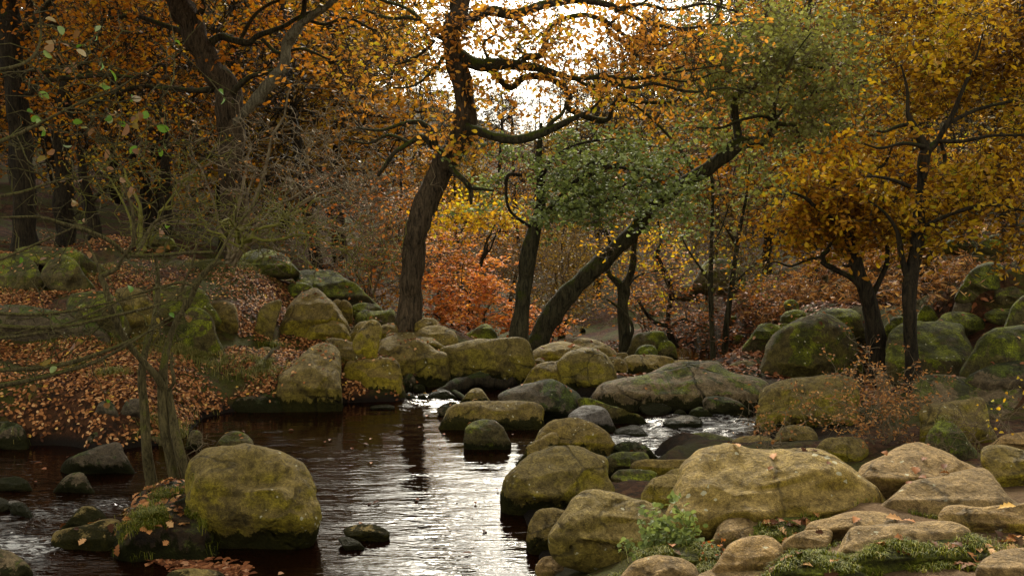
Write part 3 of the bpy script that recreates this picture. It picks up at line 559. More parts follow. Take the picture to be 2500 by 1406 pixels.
R('brown rock against the right flank of the largest boulder', [(1998,1105),(2008,1075),(2045,1066),(2100,1072),(2115,1105),(2060,1125)], 1130, .3, 'olive', name='rock', cat='rock')
R('brown stone behind the left hump of the largest boulder', [(1790,1085),(1815,1066),(1870,1065),(1900,1085),(1880,1105)], 1108, .1, 'olive', name='rock', cat='rock')
# ---- tan rocks, right foreground
R('large smooth sandy slab rising behind the largest boulder', [(2102,1150),(2160,1112),(2220,1083),(2290,1096),(2350,1128),(2410,1165),(2360,1205),(2200,1205),(2140,1190)], 1225, .72, 'tan', lean=1., res=1.5, fac=.8)
R('ribbed sandy boulder with a rounded crest in front of the smooth slab', [(2150,1225),(2215,1180),(2300,1160),(2350,1150),(2392,1146),(2425,1172),(2480,1235),(2400,1255),(2280,1250),(2190,1245)], 1262, .82, 'tan', lean=.9, res=1.5)
R('low wavy ledge cut by the right edge beside the sandy path', [(2298,1270),(2305,1240),(2340,1232),(2400,1240),(2460,1232),(2560,1235),(2560,1295),(2400,1298),(2320,1290)], 1303, .95, 'tan', lean=.4, th=.8, ext=.8)
R('egg-shaped grey-green boulder on the right edge', [(2398,1125),(2402,1095),(2430,1085),(2480,1095),(2560,1125),(2560,1195),(2470,1188),(2415,1160)], 1195, .75, 'olive', lean=.5)
R('low pale sandy rock behind the egg-shaped boulder', [(2428,1085),(2440,1068),(2480,1056),(2560,1060),(2560,1095)], 1110, .6, 'tan', name='rock', cat='rock')
R('flat sandy slab half sunk in turf below the largest boulder', [(1975,1285),(2030,1262),(2092,1246),(2170,1256),(2182,1272),(2110,1295),(2050,1305)], 1312, .92, 'tan', lean=1., th=.9, ext=.9)
R('long sandy whaleback rock with grass growing at its foot', [(2020,1360),(2070,1308),(2130,1282),(2230,1272),(2320,1275),(2362,1300),(2340,1325),(2220,1335),(2130,1350),(2060,1382)], 1378, 1.0, 'tan', lean=.6, res=1.5, ext=1.3, th=.8)
R('small brown humped rock between turf patches', [(1912,1330),(1940,1305),(1985,1292),(2018,1290),(2030,1305),(2000,1338),(1935,1355)], 1358, .95, 'tan', name='rock', cat='rock')
R('angular sandy rock with a shaded right face at bottom', [(1735,1395),(1770,1345),(1810,1318),(1862,1308),(1892,1318),(1908,1350),(1885,1395),(1850,1412),(1780,1410)], 1412, .85, 'tan', lean=.7, res=1.3)
R('broad sandy rock cut by the bottom edge under the green sprig', [(1515,1420),(1540,1380),(1570,1362),(1620,1357),(1672,1368),(1705,1400),(1700,1470),(1510,1470)], 1460, .6, 'tan', lean=.6, res=1.3)
R('turf-covered stone rim left of the grassy patch under the largest boulder', [(1740,1345),(1748,1300),(1785,1268),(1838,1255),(1885,1264),(1860,1310),(1790,1340)], 1345, .75, 'tan', lean=.8)
R('sandy rock cut by the bottom edge beside the angular rock', [(1690,1420),(1740,1390),(1800,1388),(1880,1400),(1900,1460),(1690,1470)], 1465, .8, 'tan', lean=.8)
R('small tan stone in the grass at the pool corner', [(1308,1392),(1318,1368),(1342,1358),(1370,1370),(1372,1400),(1335,1412)], 1405, .05, 'tan', name='rock', cat='rock')
R('flat tan stone at the bottom right corner beside the path', [(2390,1385),(2430,1350),(2500,1335),(2570,1340),(2570,1400),(2450,1410)], 1415, 1.05, 'tan', lean=1.2, name='rock', cat='rock')
# islet of soil under the slim tree
isl = rock(None, [(290,1340),(300,1300),(318,1255),(345,1212),(385,1185),(430,1180),(470,1192),(495,1250),(510,1330),(460,1355),(370,1354),(315,1350)], 1352, 0, 'mud', th=1.2, lean=1.5, no=3.5, name='islet', cat=None, ext=.15)
tag(isl, kind='structure')
if 'cat' in isl: del isl['category']
for pts_, by_, h_ in [([(1785,1322),(1830,1285),(1900,1266),(1985,1260),(2020,1280),(1950,1310),(1850,1338)], 1338, .82), ([(2075,1368),(2150,1335),(2250,1316),(2350,1316),(2405,1345),(2395,1370),(2250,1380),(2120,1386)], 1386, 1.0), ([(1885,1402),(1930,1362),(2010,1350),(2080,1375),(2110,1410),(1900,1425)], 1425, .95), ([(1560,1365),(1610,1345),(1680,1335),(1745,1345),(1740,1375),(1640,1385)], 1388, .6)]:
    tf = rock(None, pts_, by_, h_, 'turf', th=.8, lean=.9, no=2., name='turf', cat=None); tag(tf, kind='structure')
    if 'category' in tf: del tf['category']
# random small stones filling the far slopes and gaps (each its own stone)
rg = np.random.default_rng(5)
fills = []
ZN = [((1880, 2480), (640, 860), 40, 'mossy'), ((1560, 1880), (700, 840), 26, 'mossy'), ((1050, 1450), (800, 850), 12, 'mossy'), ((1850, 2350), (560, 650), 16, 'moss'), ((600, 980), (760, 860), 10, 'olive')]
for (x0, x1), (y0, y1), n, mt in ZN:
    for _ in range(n):
        px = rg.uniform(x0, x1); py = rg.uniform(y0, y1)
        if any(a - 8 < px < b + 8 and c - 4 < py < d + 6 for a, b, c, d in BOXES): continue
        # march to the terrain
        Ds = np.linspace(10, 32, 90); pt = P(np.full(90, px), np.full(90, py), Ds)
        hh = height(pt[:, 0], pt[:, 1]); k = np.argmax(pt[:, 2] < hh)
        if k == 0: continue
        D = Ds[k]; wpx = rg.uniform(.14, .36) * FPX / D; hpx = wpx * rg.uniform(.45, .8)
        ang = np.sort(rg.uniform(0, 2 * math.pi, 9)); r = rg.uniform(.85, 1.12, 9)
        pts = [(px + math.cos(a) * wpx / 2 * k2, py - hpx * .12 + math.sin(a) * hpx / 2 * k2) for a, k2 in zip(ang, r)]
        fills.append((px, py, D, pts, float(hh[k]), mt))
GROUPS = {'mossy': 'half-buried stones on the far slopes', 'moss': 'half-buried stones on the far slopes', 'olive': 'small stones along the left bank'}
for px, py, D, pts, h, mt in fills:
    side = 'small half-buried mossy stone among leaves on the far right slope' if px > 1560 else ('small half-buried stone in the dark hollow behind the long block boulder' if px > 1000 else 'small brown stone among the boulders left of the big oak')
    rock(side, pts, py, h, mt, name='rock', cat='rock', group=GROUPS[mt] if px > 1000 or mt == 'olive' else None, res=.6)
print('rocks', len(ROCKS), time.time() - T0)
# ================================================================== leaf meshes
def leaf_verts(pos, dirv, nor, L, Wd, shape='fold'):
    """vectorised leaves; returns verts (K*m,3), list of faces"""
    K = len(pos); side = nrm(np.cross(dirv, nor)); nor = nrm(np.cross(side, dirv))
    L = L[:, None]; Wd = Wd[:, None]
    if shape == 'kite':
        v = np.stack([pos, pos + dirv * L * .45 + side * Wd * .5, pos + dirv * L, pos + dirv * L * .45 - side * Wd * .5], 1)
        f = np.arange(K)[:, None] * 4 + np.arange(4)[None]
        return v.reshape(-1, 3), [f], 1
    if shape == 'fold':
        up = nor * Wd * .22
        v = np.stack([pos, pos + dirv * L, pos + dirv * L * .35 + side * Wd * .42 + up, pos + dirv * L * .72 + side * Wd * .45 + up,
                      pos + dirv * L * .35 - side * Wd * .42 + up, pos + dirv * L * .72 - side * Wd * .45 + up], 1)
        b = np.arange(K)[:, None] * 6
        f = np.concatenate([b + np.array([[0, 2, 3, 1]]), b + np.array([[0, 1, 5, 4]])], 1).reshape(-1, 4)
        return v.reshape(-1, 3), [f], 2
    # 'round': broad alder / 'oak' lobed leaves
    if shape == 'round': prof = [(.0, .0), (.08, .26), (.28, .47), (.55, .52), (.8, .38), (1., .0)]
    else: prof = [(.0, .0), (.14, .14), (.26, .34), (.36, .2), (.48, .5), (.6, .28), (.72, .5), (.84, .26), (1., .0)]
    m = len(prof) - 2
    cur = nrm(nor) * L * .16
    vs = []
    for t, wv in prof:
        mid = pos + dirv * L * t - cur * (t - .4) ** 2 * 2.2
        if wv == 0: vs.append(mid)
        else:
            vs.append(mid); vs.append(mid + side * Wd * wv + nor * Wd * wv * .35); vs.append(mid - side * Wd * wv + nor * Wd * wv * .35)
    v = np.stack(vs, 1); nv = v.shape[1]; b = np.arange(K)[:, None] * nv
    T = []; Q = []
    T += [[0, 1, 2], [0, 3, 1]]
    for i in range(m - 1):
        o = 1 + i * 3; p_ = o + 3
        Q += [[o, p_, p_ + 1, o + 1], [o, o + 2, p_ + 2, p_]]
    o = 1 + (m - 1) * 3; T += [[o, nv - 1, o + 1], [o, o + 2, nv - 1]]
    # order faces leaf by leaf per list
    q = np.concatenate([b + np.array([x]) for x in Q], 1).reshape(-1, 4); t = np.concatenate([b + np.array([x]) for x in T], 1).reshape(-1, 3)
    return v.reshape(-1, 3), [q, t], (len(Q), len(T))
def leaves_obj(name, pos, dirv, nor, L, Wd, mat, parent=None, loc=None, shape='fold', rnd=None, rg=RNG):
    v, f, per = leaf_verts(pos, dirv, nor, L, Wd, shape)
    if rnd is None: rnd = rg.random(len(pos))
    if isinstance(per, tuple): r = np.concatenate([np.repeat(rnd, per[0]), np.repeat(rnd, per[1])])
    else: r = np.repeat(rnd, per)
    return mk(name, v, f, mat, parent, loc, smooth=False, rnd=r)
def rdir(rg, n, flat=1.):
    v = rg.normal(size=(n, 3)); v[:, 2] *= flat; return nrm(v)
# ================================================================== growing
class Tree:
    def __init__(s, name, label, cat, D, base_px, group=None, seed=0, sides=3):
        s.rg = np.random.default_rng(seed); s.D = D
        b = P(base_px[0], base_px[1], D); s.root = empty(name, tuple(b), label, cat, group); s.loc = b
        s.np_ = []; s.nr = []; s.tw = {}; s.ends = []; s.sides = sides
    def limb(s, path, mat, name='limb', sides=10, rough=.06, D=None):
        """path of (px,py,width px[,dD])"""
        D = D or s.D
        a = np.array([(p[0], p[1], p[2], p[3] if len(p) > 3 else 0.) for p in path], float)
        c = catmull(a, 7)
        dd = D + c[:, 3]
        w = P(c[:, 0], c[:, 1], dd); r = c[:, 2] * dd / FPX / 2
        r = np.maximum(r, .004)
        r = r * (1 + vnoise(w, 3.5, 8) * .12)
        w = w + fbm(w, 2.2, 2, 21)[:, None] * np.array([.4, 1, .3]) * r[:, None] * .5
        v, q = tubes(w[None], r[None], sides)
        K = len(c); vv = v.reshape(K, sides, 3); rd = nrm(vv - w[:, None]);
        vv = vv + rd * (fbm(vv * np.array([1, 1, .35]), 9, 2, 5) * rough * r[:, None])[..., None] * 1.6
        v = vv.reshape(-1, 3)
        cap = np.array([[(K - 1) * sides + j for j in range(sides)]])
        v2 = v; fl = [q, cap]
        o = mk(name, v2, fl, mat, s.root, w[0])
        s.np_.append(w); s.nr.append(r)
        return w
    def grow(s, T, rmin=.0035, k=.012, droop=0., wob=.16, nseg=6, maxlen=None, pull=0.):
        """attach every target to the nearest part of the tree"""
        rg = s.rg; T = np.asarray(T)
        N0 = np.concatenate(s.np_); R0 = np.concatenate(s.nr)
        buf = np.empty((len(N0) + len(T) * nseg, 3)); br = np.empty(len(buf)); n = len(N0); buf[:n] = N0; br[:n] = R0
        step = max(1, len(T) // 1)
        d0 = np.empty(len(T))
        for i in range(0, len(T), 256): d0[i:i + 256] = np.min(np.linalg.norm(T[i:i + 256, None] - N0[None], axis=-1), 1)
        order = np.argsort(d0 + rg.normal(size=len(T)) * .1)
        out = []; rr = []; ends = []
        for t in order:
            p = T[t]; dd = np.sum((buf[:n] - p) ** 2, 1); j = int(np.argmin(dd)); L = math.sqrt(dd[j])
            if maxlen and L > maxlen: continue
            a = buf[j]; q_ = np.linspace(0, 1, nseg)[:, None]
            mid = (a + p) / 2 + rg.normal(size=3) * wob * L + np.array([0, 0, -droop * L])
            pts = (1 - q_) ** 2 * a + 2 * q_ * (1 - q_) * mid + q_ ** 2 * p
            pts[1:-1] += rg.normal(size=(nseg - 2, 3)) * .035 * L
            r1 = min(br[j] * .75, rmin + k * L); r1 = max(r1, rmin)
            ra = np.linspace(r1, max(rmin, r1 * .45), nseg)
            out.append(pts); rr.append(ra); ends.append((p, nrm(pts[-1] - pts[-2])))
            buf[n:n + nseg - 1] = pts[1:]; br[n:n + nseg - 1] = ra[1:]; n += nseg - 1
        s.np_ = [buf[:n].copy()]; s.nr = [br[:n].copy()]
        if out:
            s.tw.setdefault(nseg, []).append((np.array(out), np.array(rr)))
        e = np.array([x[0] for x in ends]).reshape(-1, 3); ed = np.array([x[1] for x in ends]).reshape(-1, 3)
        return e, ed
    def sprays(s, e, ed, m, Ls, r=.0025, flat=.5, up=.1, gate=None):
        """m straight twiglets at every end"""
        rg = s.rg
        if gate is not None:
            g = vnoise(e, gate[0], 77) + rg.normal(size=len(e)) * .12 > gate[1]; e = e[g]; ed = ed[g]
        K = len(e) * m
        b = np.repeat(e, m, 0); d = nrm(np.repeat(ed, m, 0) * .6 + rdir(rg, K, flat) + np.array([0, 0, up]))
        L = rg.uniform(.4, 1.1, K)[:, None] * Ls
        mid = b + d * L * .5 + rg.normal(size=(K, 3)) * L * .09; end = b + d * L + rg.normal(size=(K, 3)) * L * .07
        pts = np.stack([b, mid, end], 1)
        s.tw.setdefault(3, []).append((pts, np.broadcast_to(np.array([r * 1.4, r, r * .6]), (K, 3)).copy()))
        return pts
    def leaves(s, pts, n, L, W, mat, name='foliage', shape='fold', keep=1., spread=.04, flat=.6, clump=0., tilt=.5, droop=.0):
        rg = s.rg
        if keep < 1: pts = pts[rg.random(len(pts)) < keep]
        K = len(pts) * n; t = rg.uniform(.15, 1.05, K)[:, None]
        p0 = np.repeat(pts[:, 0], n, 0); p1 = np.repeat(pts[:, -1], n, 0)
        pos = p0 * (1 - t) + p1 * t + rg.normal(size=(K, 3)) * spread
        d = nrm(nrm(p1 - p0) * .5 + rdir(rg, K, flat) + np.array([0, 0, -droop]))
        nor = nrm(rdir(rg, K) * tilt + np.array([0, 0, 1.]) * (1 - tilt) + 1e-6)
        Ls = L * rg.uniform(.65, 1.2, K); Ws = W * rg.uniform(.7, 1.15, K)
        rnd = np.clip(rg.random(K) * (1 - clump) + clump * (.5 + .9 * fbm(pos, 1.3, 2, 3)), 0, 1)
        o = leaves_obj(name, pos, d, nor, Ls, Ws, mat, s.root, s.loc, shape, rnd)
        return o
    def finish(s, mat, name='twigs', sides=None):
        vs = []; fs = []; o = 0
        for nseg, lst in s.tw.items():
            for p, r in lst:
                v, q = tubes(p, r, (sides or s.sides)); vs.append(v); fs.append(q + o); o += len(v)
        if vs: return mk(name, np.concatenate(vs), [np.concatenate(fs)], mat, s.root, s.loc, smooth=True)
def blob(rg, px, py, rx, ry, D, rd, n):
    """n points in an ellipsoid standing D metres ahead"""
    v = np.clip(rg.normal(size=(n, 3)) * .62, -1.7, 1.7)
    return P(px + v[:, 0] * rx, py + v[:, 1] * ry, D + v[:, 2] * rd)
def blobs(rg, lst):
    return np.concatenate([blob(rg, *b) for b in lst])
# ------------------------------------------------------------------ bark and leaf colours
B = {}
B['oak'] = bark_mat('oak_bark', (.012, .009, .005), (.085, .06, .034), .30)
B['darkoak'] = bark_mat('dark_oak_bark', (.006, .005, .003), (.035, .026, .014), .38, (.03, .042, .004))
B['limb'] = bark_mat('mossy_limb_bark', (.008, .007, .004), (.055, .045, .022), .62, (.065, .08, .006))
B['lean'] = bark_mat('alder_bark', (.009, .008, .004), (.055, .048, .024), .4)
B['grey'] = bark_mat('dead_wood', (.05, .042, .026), (.19, .17, .11), .35, (.10, .12, .01))
B['twig'] = flat_mat('brown_twigs', (.045, .030, .014), (.15, .105, .055), 8)
B['dtwig'] = flat_mat('dark_twigs', (.010, .008, .004), (.04, .03, .014), 8)
B['mtwig'] = flat_mat('mossy_twigs', (.06, .058, .010), (.20, .19, .035), 8)
B['ltwig'] = flat_mat('pale_twigs', (.07, .05, .028), (.24, .19, .11), 8)
B['thin'] = bark_mat('alder_stem_bark', (.035, .028, .012), (.13, .105, .045), .45, (.12, .12, .02), 2.)
Lf = {}
Lf['gold'] = leaf_mat('golden_oak_leaves', [(0., (.08, .030, .005)), (.3, (.32, .13, .012)), (.55, (.52, .28, .018)), (.8, (.55, .38, .02)), (.93, (.28, .29, .02)), (1., (.58, .32, .10))], .45)
Lf['peach'] = leaf_mat('peach_gold_oak_leaves', [(0., (.26, .11, .012)), (.3, (.50, .21, .03)), (.55, (.62, .29, .07)), (.8, (.58, .37, .03)), (1., (.38, .36, .02))], .5)
Lf['brown'] = leaf_mat('brown_gold_oak_leaves', [(0., (.05, .02, .004)), (.3, (.17, .075, .010)), (.55, (.40, .22, .014)), (.75, (.50, .33, .018)), (.9, (.24, .24, .015)), (1., (.46, .27, .09))], .42)
Lf['orange'] = leaf_mat('orange_beech_leaves', [(0., (.16, .045, .006)), (.4, (.40, .14, .012)), (.75, (.52, .22, .018)), (1., (.56, .34, .03))], .45)
Lf['fire'] = leaf_mat('bright_orange_beech_leaves', [(0., (.30, .08, .012)), (.4, (.62, .20, .03)), (.75, (.75, .31, .05)), (1., (.72, .42, .08))], .45)
Lf['red'] = leaf_mat('rust_beech_leaves', [(0., (.11, .034, .010)), (.5, (.32, .10, .022)), (1., (.52, .21, .06))], .4)
Lf['yellow'] = leaf_mat('yellow_leaves', [(0., (.40, .20, .015)), (.5, (.62, .36, .02)), (1., (.50, .46, .03))], .5)
Lf['green'] = leaf_mat('grey_green_alder_leaves', [(0., (.07, .095, .025)), (.5, (.18, .23, .075)), (.85, (.26, .32, .12)), (1., (.33, .39, .18))], .35, .6)
Lf['greend'] = leaf_mat('dull_green_leaves', [(0., (.09, .085, .025)), (.5, (.19, .20, .055)), (.85, (.25, .27, .085)), (1., (.34, .35, .15))], .35, .6)
Lf['fresh'] = leaf_mat('mixed_alder_leaves', [(0., (.08, .17, .02)), (.2, (.14, .26, .04)), (.27, (.28, .36, .18)), (.36, (.24, .19, .04)), (.62, (.18, .09, .03)), (.85, (.26, .14, .09)), (.95, (.30, .20, .14)), (1., (.42, .36, .28))], .4, .4)
Lf['litter'] = leaf_mat('fallen_oak_leaves', [(0., (.035, .013, .005)), (.3, (.13, .045, .013)), (.6, (.31, .12, .034)), (.85, (.46, .21, .075)), (.96, (.58, .34, .15)), (1., (.60, .36, .05))], .12, .6)
Lf['litterd'] = leaf_mat('fallen_rust_leaves', [(0., (.08, .028, .012)), (.5, (.22, .075, .028)), (.85, (.36, .15, .06)), (1., (.46, .26, .15))], .12, .6)
Lf['dead'] = leaf_mat('dry_brown_leaves', [(0., (.13, .05, .018)), (.5, (.34, .15, .05)), (.85, (.48, .25, .09)), (1., (.60, .38, .16))], .3)
Lf['farbrown'] = leaf_mat('far_brown_buds', [(0., (.06, .04, .018)), (.5, (.11, .068, .024)), (.85, (.18, .11, .035)), (1., (.32, .18, .03))], .3)
Lf['fargold'] = leaf_mat('far_golden_leaves', [(0., (.12, .06, .009)), (.5, (.28, .16, .015)), (1., (.40, .28, .02))], .4)
Lf['farorange'] = leaf_mat('far_orange_leaves', [(0., (.13, .045, .008)), (.5, (.32, .13, .013)), (1., (.44, .23, .02))], .4)
# ================================================================== the main trees
# big oak in the middle
t = Tree('oak_tree', 'big curved oak with mossy limbs standing behind the boulders in the middle', 'tree', 15., (992, 830), seed=1)
t.limb([(992,850,95),(990,825,78),(992,790,66),(1000,720,60),(1008,640,58),(1022,550,58),(1045,480,60),(1080,405,62),(1122,345,58),(1136,285,52),(1130,210,52),(1112,150,48),(1096,100,44),(1106,60,42),(1128,10,38),(1124,-100,34),(1140,-250,26),(1150,-420,16),(1160,-560,6)], B['oak'], 'trunk', 20, .12)
for i, pth in enumerate([
  [(1120,135,34),(1165,158,32,-.2),(1210,158,30,-.3),(1260,160,28,-.4),(1320,168,20,-.5),(1400,192,13,-.6),(1470,188,11,-.7),(1560,190,8,-.8),(1680,172,5,-.9),(1760,160,3,-1)],
  [(1262,158,20,-.4),(1285,140,18,-.3),(1318,136,17,-.2),(1332,110,16,0),(1338,75,14,.2),(1370,50,13,.3),(1430,38,12,.4),(1490,60,12,.4),(1540,95,9,.5),(1640,112,6,.5),(1730,105,3,.5)],
  [(1150,160,18),(1195,170,17,.2),(1225,200,16,.3),(1248,214,15,.4),(1280,190,15,.5),(1330,188,16,.6),(1372,210,16,.6),(1390,238,16,.6),(1385,262,15,.6),(1420,282,15,.6),(1462,294,14,.6),(1486,290,11,.6),(1494,262,10,.6),(1512,244,10,.6),(1560,250,9,.6),(1640,250,6,.6),(1660,235,4,.6)],
  [(1125,312,26),(1165,318,24,-.4),(1210,335,24,-.7),(1260,342,22,-.9),(1310,330,22,-1),(1355,312,20,-1),(1395,292,14,-1),(1440,270,8,-1),(1470,240,4,-1)],
  [(1330,325,12,-1),(1345,300,11,-1),(1372,278,9,-1),(1384,250,6,-1)],
  [(1122,60,26),(1150,45,26),(1195,28,25,-.2),(1250,36,24,-.3),(1300,22,22,-.4),(1340,10,20,-.4),(1420,2,18,-.5),(1500,18,14,-.5),(1580,55,10,-.5),(1660,70,7,-.5),(1760,60,4,-.5)],
  [(1120,350,20),(1090,372,16,-.2),(1062,362,14,-.3),(1030,335,13,-.4),(1000,350,12,-.4),(965,372,10,-.5),(940,405,9,-.5),(922,430,7,-.5)],
  [(1066,362,12,-.3),(1056,325,14,-.3),(1025,300,13,-.4),(985,302,10,-.5),(930,318,7,-.5),(870,312,4,-.5)],
  [(1090,100,12),(1062,85,11),(1034,56,11,.2),(1000,44,9,.3),(950,45,7,.4),(890,25,5,.5)],
  [(1060,100,8),(1030,130,7,-.1),(1000,148,6,-.2),(965,158,4,-.3)],
  [(1092,402,16),(1110,420,14,-.2),(1132,440,13,-.3),(1148,466,12,-.3),(1150,500,8,-.3)],
  [(1146,460,10,-.3),(1175,462,9,-.3),(1205,466,6,-.4)],
  [(1112,70,16),(1106,30,15,.2),(1104,-60,12,.3),(1090,-160,6,.4)],
  [(1480,70,8,.4),(1520,30,8,.2),(1580,0,6,.1),(1620,-60,4,0)],
  [(1470,188,11,-.7),(1540,215,9,-.8),(1600,205,8,-.8),(1690,225,6,-.9),(1780,215,4,-1),(1850,235,3,-1)], [(1400,190,9,-.5),(1440,210,8,-.5),(1500,205,7,-.5),(1590,190,6,-.5),(1680,200,4,-.5),(1740,180,3,-.5)],
  [(1480,70,9,.4),(1540,120,10,.4),(1580,150,9,.4),(1640,170,7,.4),(1700,150,5,.4),(1770,165,3,.4)], [(1500,30,10,-.5),(1560,10,9,-.5),(1640,25,8,-.5),(1720,10,6,-.5),(1800,30,4,-.5)], [(1560,90,8,.5),(1620,60,7,.5),(1680,75,5,.5),(1740,40,3,.5)],
  [(1250,36,10,-.3),(1290,80,8,-.2),(1260,115,6,-.1),(1300,140,4,0)], [(1200,160,8,-.3),(1180,110,7,-.2),(1210,80,5,-.2),(1190,45,4,-.2)], [(1034,56,9,.2),(990,20,8,.3),(930,0,7,.4),(860,-30,4,.5)], [(1092,130,10,0),(1050,180,8,-.1),(1010,210,6,-.2),(960,215,4,-.3)], [(1000,350,8,-.4),(950,330,7,-.4),(900,350,6,-.4),(840,340,4,-.4)],
  [(1124,-60,20),(1060,-150,14,.5),(980,-220,9,1.),(900,-260,5,1.4)]]):
    t.limb(pth, B['limb'], 'limb', 9)
e, ed = t.grow(blobs(t.rg, [(1250,40,200,75,14.8,1.4,90), (1450,90,230,90,14.8,1.5,190), (1620,110,150,90,14.8,1.6,180), (1330,200,170,50,14.8,1.,60), (1250,110,110,50,14.8,.8,60), (1180,200,60,50,14.8,.6,20), (1540,230,150,50,14.8,1.,44), (1000,110,120,80,15.,1.3,44), (900,170,110,80,15.,1.2,60), (1120,50,80,60,14.4,.8,30), (1100,330,60,35,14.5,.6,26), (1150,360,50,30,14.4,.4,14), (960,-160,120,90,15.5,1.6,30), (1560,-120,160,70,15,1.5,30)]), droop=.03, k=.012, rmin=.005)
sp = t.sprays(e, ed, 5, .38, r=.0028)
t.leaves(sp, 3, .092, .05, Lf['peach'], keep=.46, spread=.05, tilt=.7, droop=.4, clump=.3)
t.finish(B['dtwig'])
# leaning alder
t = Tree('leaning_alder_tree', 'dark alder leaning far to the right with a green crown at its end', 'tree', 16., (1312, 850), seed=2)
t.limb([(1300,880,70),(1312,845,62),(1332,795,54),(1365,745,48),(1402,700,46),(1470,640,43),(1540,570,40),(1600,500,38),(1680,442,35),(1750,396,34),(1800,355,32),(1850,346,27),(1880,330,24),(1893,292,17)], B['lean'], 'trunk', 18, .1)
for pth in [[(1806,352,20),(1798,315,20,.2),(1792,270,20,.3),(1796,240,19,.4),(1810,222,17,.5),(1840,215,12,.6),(1850,190,9,.6),(1870,150,6,.6)],
  [(1888,300,12),(1870,285,9,-.2),(1840,286,8,-.3),(1800,296,7,-.4),(1760,312,6,-.5),(1700,312,4,-.6)],
  [(1892,300,14),(1915,305,10,-.2),(1940,308,8,-.3),(1952,335,6,-.3)], [(1893,298,12),(1890,270,9,-.2),(1900,220,7,-.3),(1930,150,5,-.4),(1980,80,3,-.5)],
  [(1700,428,10),(1670,380,8,.3),(1630,330,7,.5),(1580,280,6,.6),(1545,255,4,.6)],
  [(1855,345,9),(1920,260,8,.5),(1990,225,8,.8),(2060,210,6,1.),(2150,190,4,1.)], [(1950,170,5,.5),(1960,160,8,.6),(2010,165,7,.6),(2040,120,4,.6)]]:
    t.limb(pth, B['limb'], 'limb', 8)
e, ed = t.grow(blobs(t.rg, [(1860,110,170,75,16.6,1.4,150), (2020,150,150,110,16.8,1.4,150), (1780,180,110,60,16.5,1.,70), (1900,210,150,70,16.4,1.,90), (2060,270,120,80,16.6,1.2,90), (1960,330,90,60,16.2,.8,60), (1760,340,90,40,16,.8,24), (1950,250,200,110,16.8,1.3,130), (1800,90,160,80,16.8,1.2,60), (1880,430,120,80,17,.9,90), (1850,-180,230,120,16.6,1.8,120), (2000,-420,280,160,16.8,2,110), (2010,60,160,60,17,1.2,70), (1680,100,80,60,17,1,30)]), k=.009)  # the clumps far above the view are added canopy, darkening the wood
sp = t.sprays(e, ed, 6, .34, r=.003, gate=(1.6, -.3))
t.leaves(sp, 3, .08, .06, Lf['greend'], keep=.8, spread=.05, tilt=.8, clump=.3)
t.finish(B['twig'])
# green-leaved alder in front
t = Tree('green_alder_tree', 'upright alder with a low dome of round green leaves left of the leaning tree', 'tree', 15.2, (1268, 820), seed=3)
t.limb([(1264,850,52),(1266,815,44),(1272,760,40),(1280,690,38),(1292,620,38),(1305,560,34),(1318,500,26),(1318,440,20),(1316,380,17),(1322,300,8)], B['lean'], 'trunk', 14, .1)
for pth in [[(1308,545,14),(1360,490,12,-.3),(1410,440,10,-.4),(1460,420,8,-.5),(1520,395,5,-.6)], [(1316,520,12),(1400,500,10,.1),(1480,490,8,0),(1580,450,6,-.1),(1620,440,4,-.1)], [(1305,560,10),(1250,520,8,-.2),(1236,480,7,-.3),(1240,430,9,-.3),(1275,428,8,-.3)],
  [(1318,440,10),(1360,380,8,-.4),(1420,350,6,-.5),(1500,340,4,-.5)], [(1410,440,8,-.4),(1440,400,8,-.4),(1478,405,8,-.4),(1560,420,6,-.4),(1520,455,4,-.4)]]:
    t.limb(pth, B['darkoak'], 'limb', 7)
e, ed = t.grow(blobs(t.rg, [(1450,375,210,40,14.9,1.2,150), (1380,440,200,34,14.6,1.,100), (1560,430,150,60,14.9,1.,120), (1310,510,150,40,14.7,.8,80), (1500,500,180,40,14.8,.9,84), (1620,500,110,50,15,.8,36), (1250,455,70,50,14.9,.5,20)]), k=.008)
sp = t.sprays(e, ed, 5, .26, r=.0022, flat=.3, gate=(1.8, -.2))
t.leaves(sp, 4, .068, .06, Lf['green'], shape='round', keep=.85, spread=.03, tilt=.35, clump=.2)
t.finish(B['dtwig'])
# two-forked tree
t = Tree('mossy_forked_tree', 'small dark tree with a bright mossy fork right of the leaning tree', 'tree', 16.6, (1532, 860), seed=4)
t.limb([(1535,880,46),(1530,850,38),(1524,800,31),(1518,745,28),(1522,705,30),(1515,690,24)], B['lean'], 'trunk', 12, .1)
for pth in [[(1520,700,22),(1500,682,16),(1486,668,14),(1482,640,11),(1490,600,8),(1478,560,5)], [(1522,700,22),(1538,672,18),(1546,640,16),(1548,600,13),(1556,560,8),(1550,500,4)], [(1532,700,6),(1560,672,5),(1610,660,4),(1660,655,3)], [(1530,840,12,-.1),(1545,800,8,-.2),(1520,760,7,-.2),(1480,730,5,-.2)]]:
    t.limb(pth, B['limb'], 'limb', 8)
e, ed = t.grow(blobs(t.rg, [(1530,600,90,60,16.6,.8,50), (1600,680,80,60,16.6,.8,36), (1480,620,60,60,16.6,.6,24)]), k=.009)
sp = t.sprays(e, ed, 4, .3); t.leaves(sp, 2, .07, .04, Lf['yellow'], keep=.3, tilt=.7); t.finish(B['twig'])
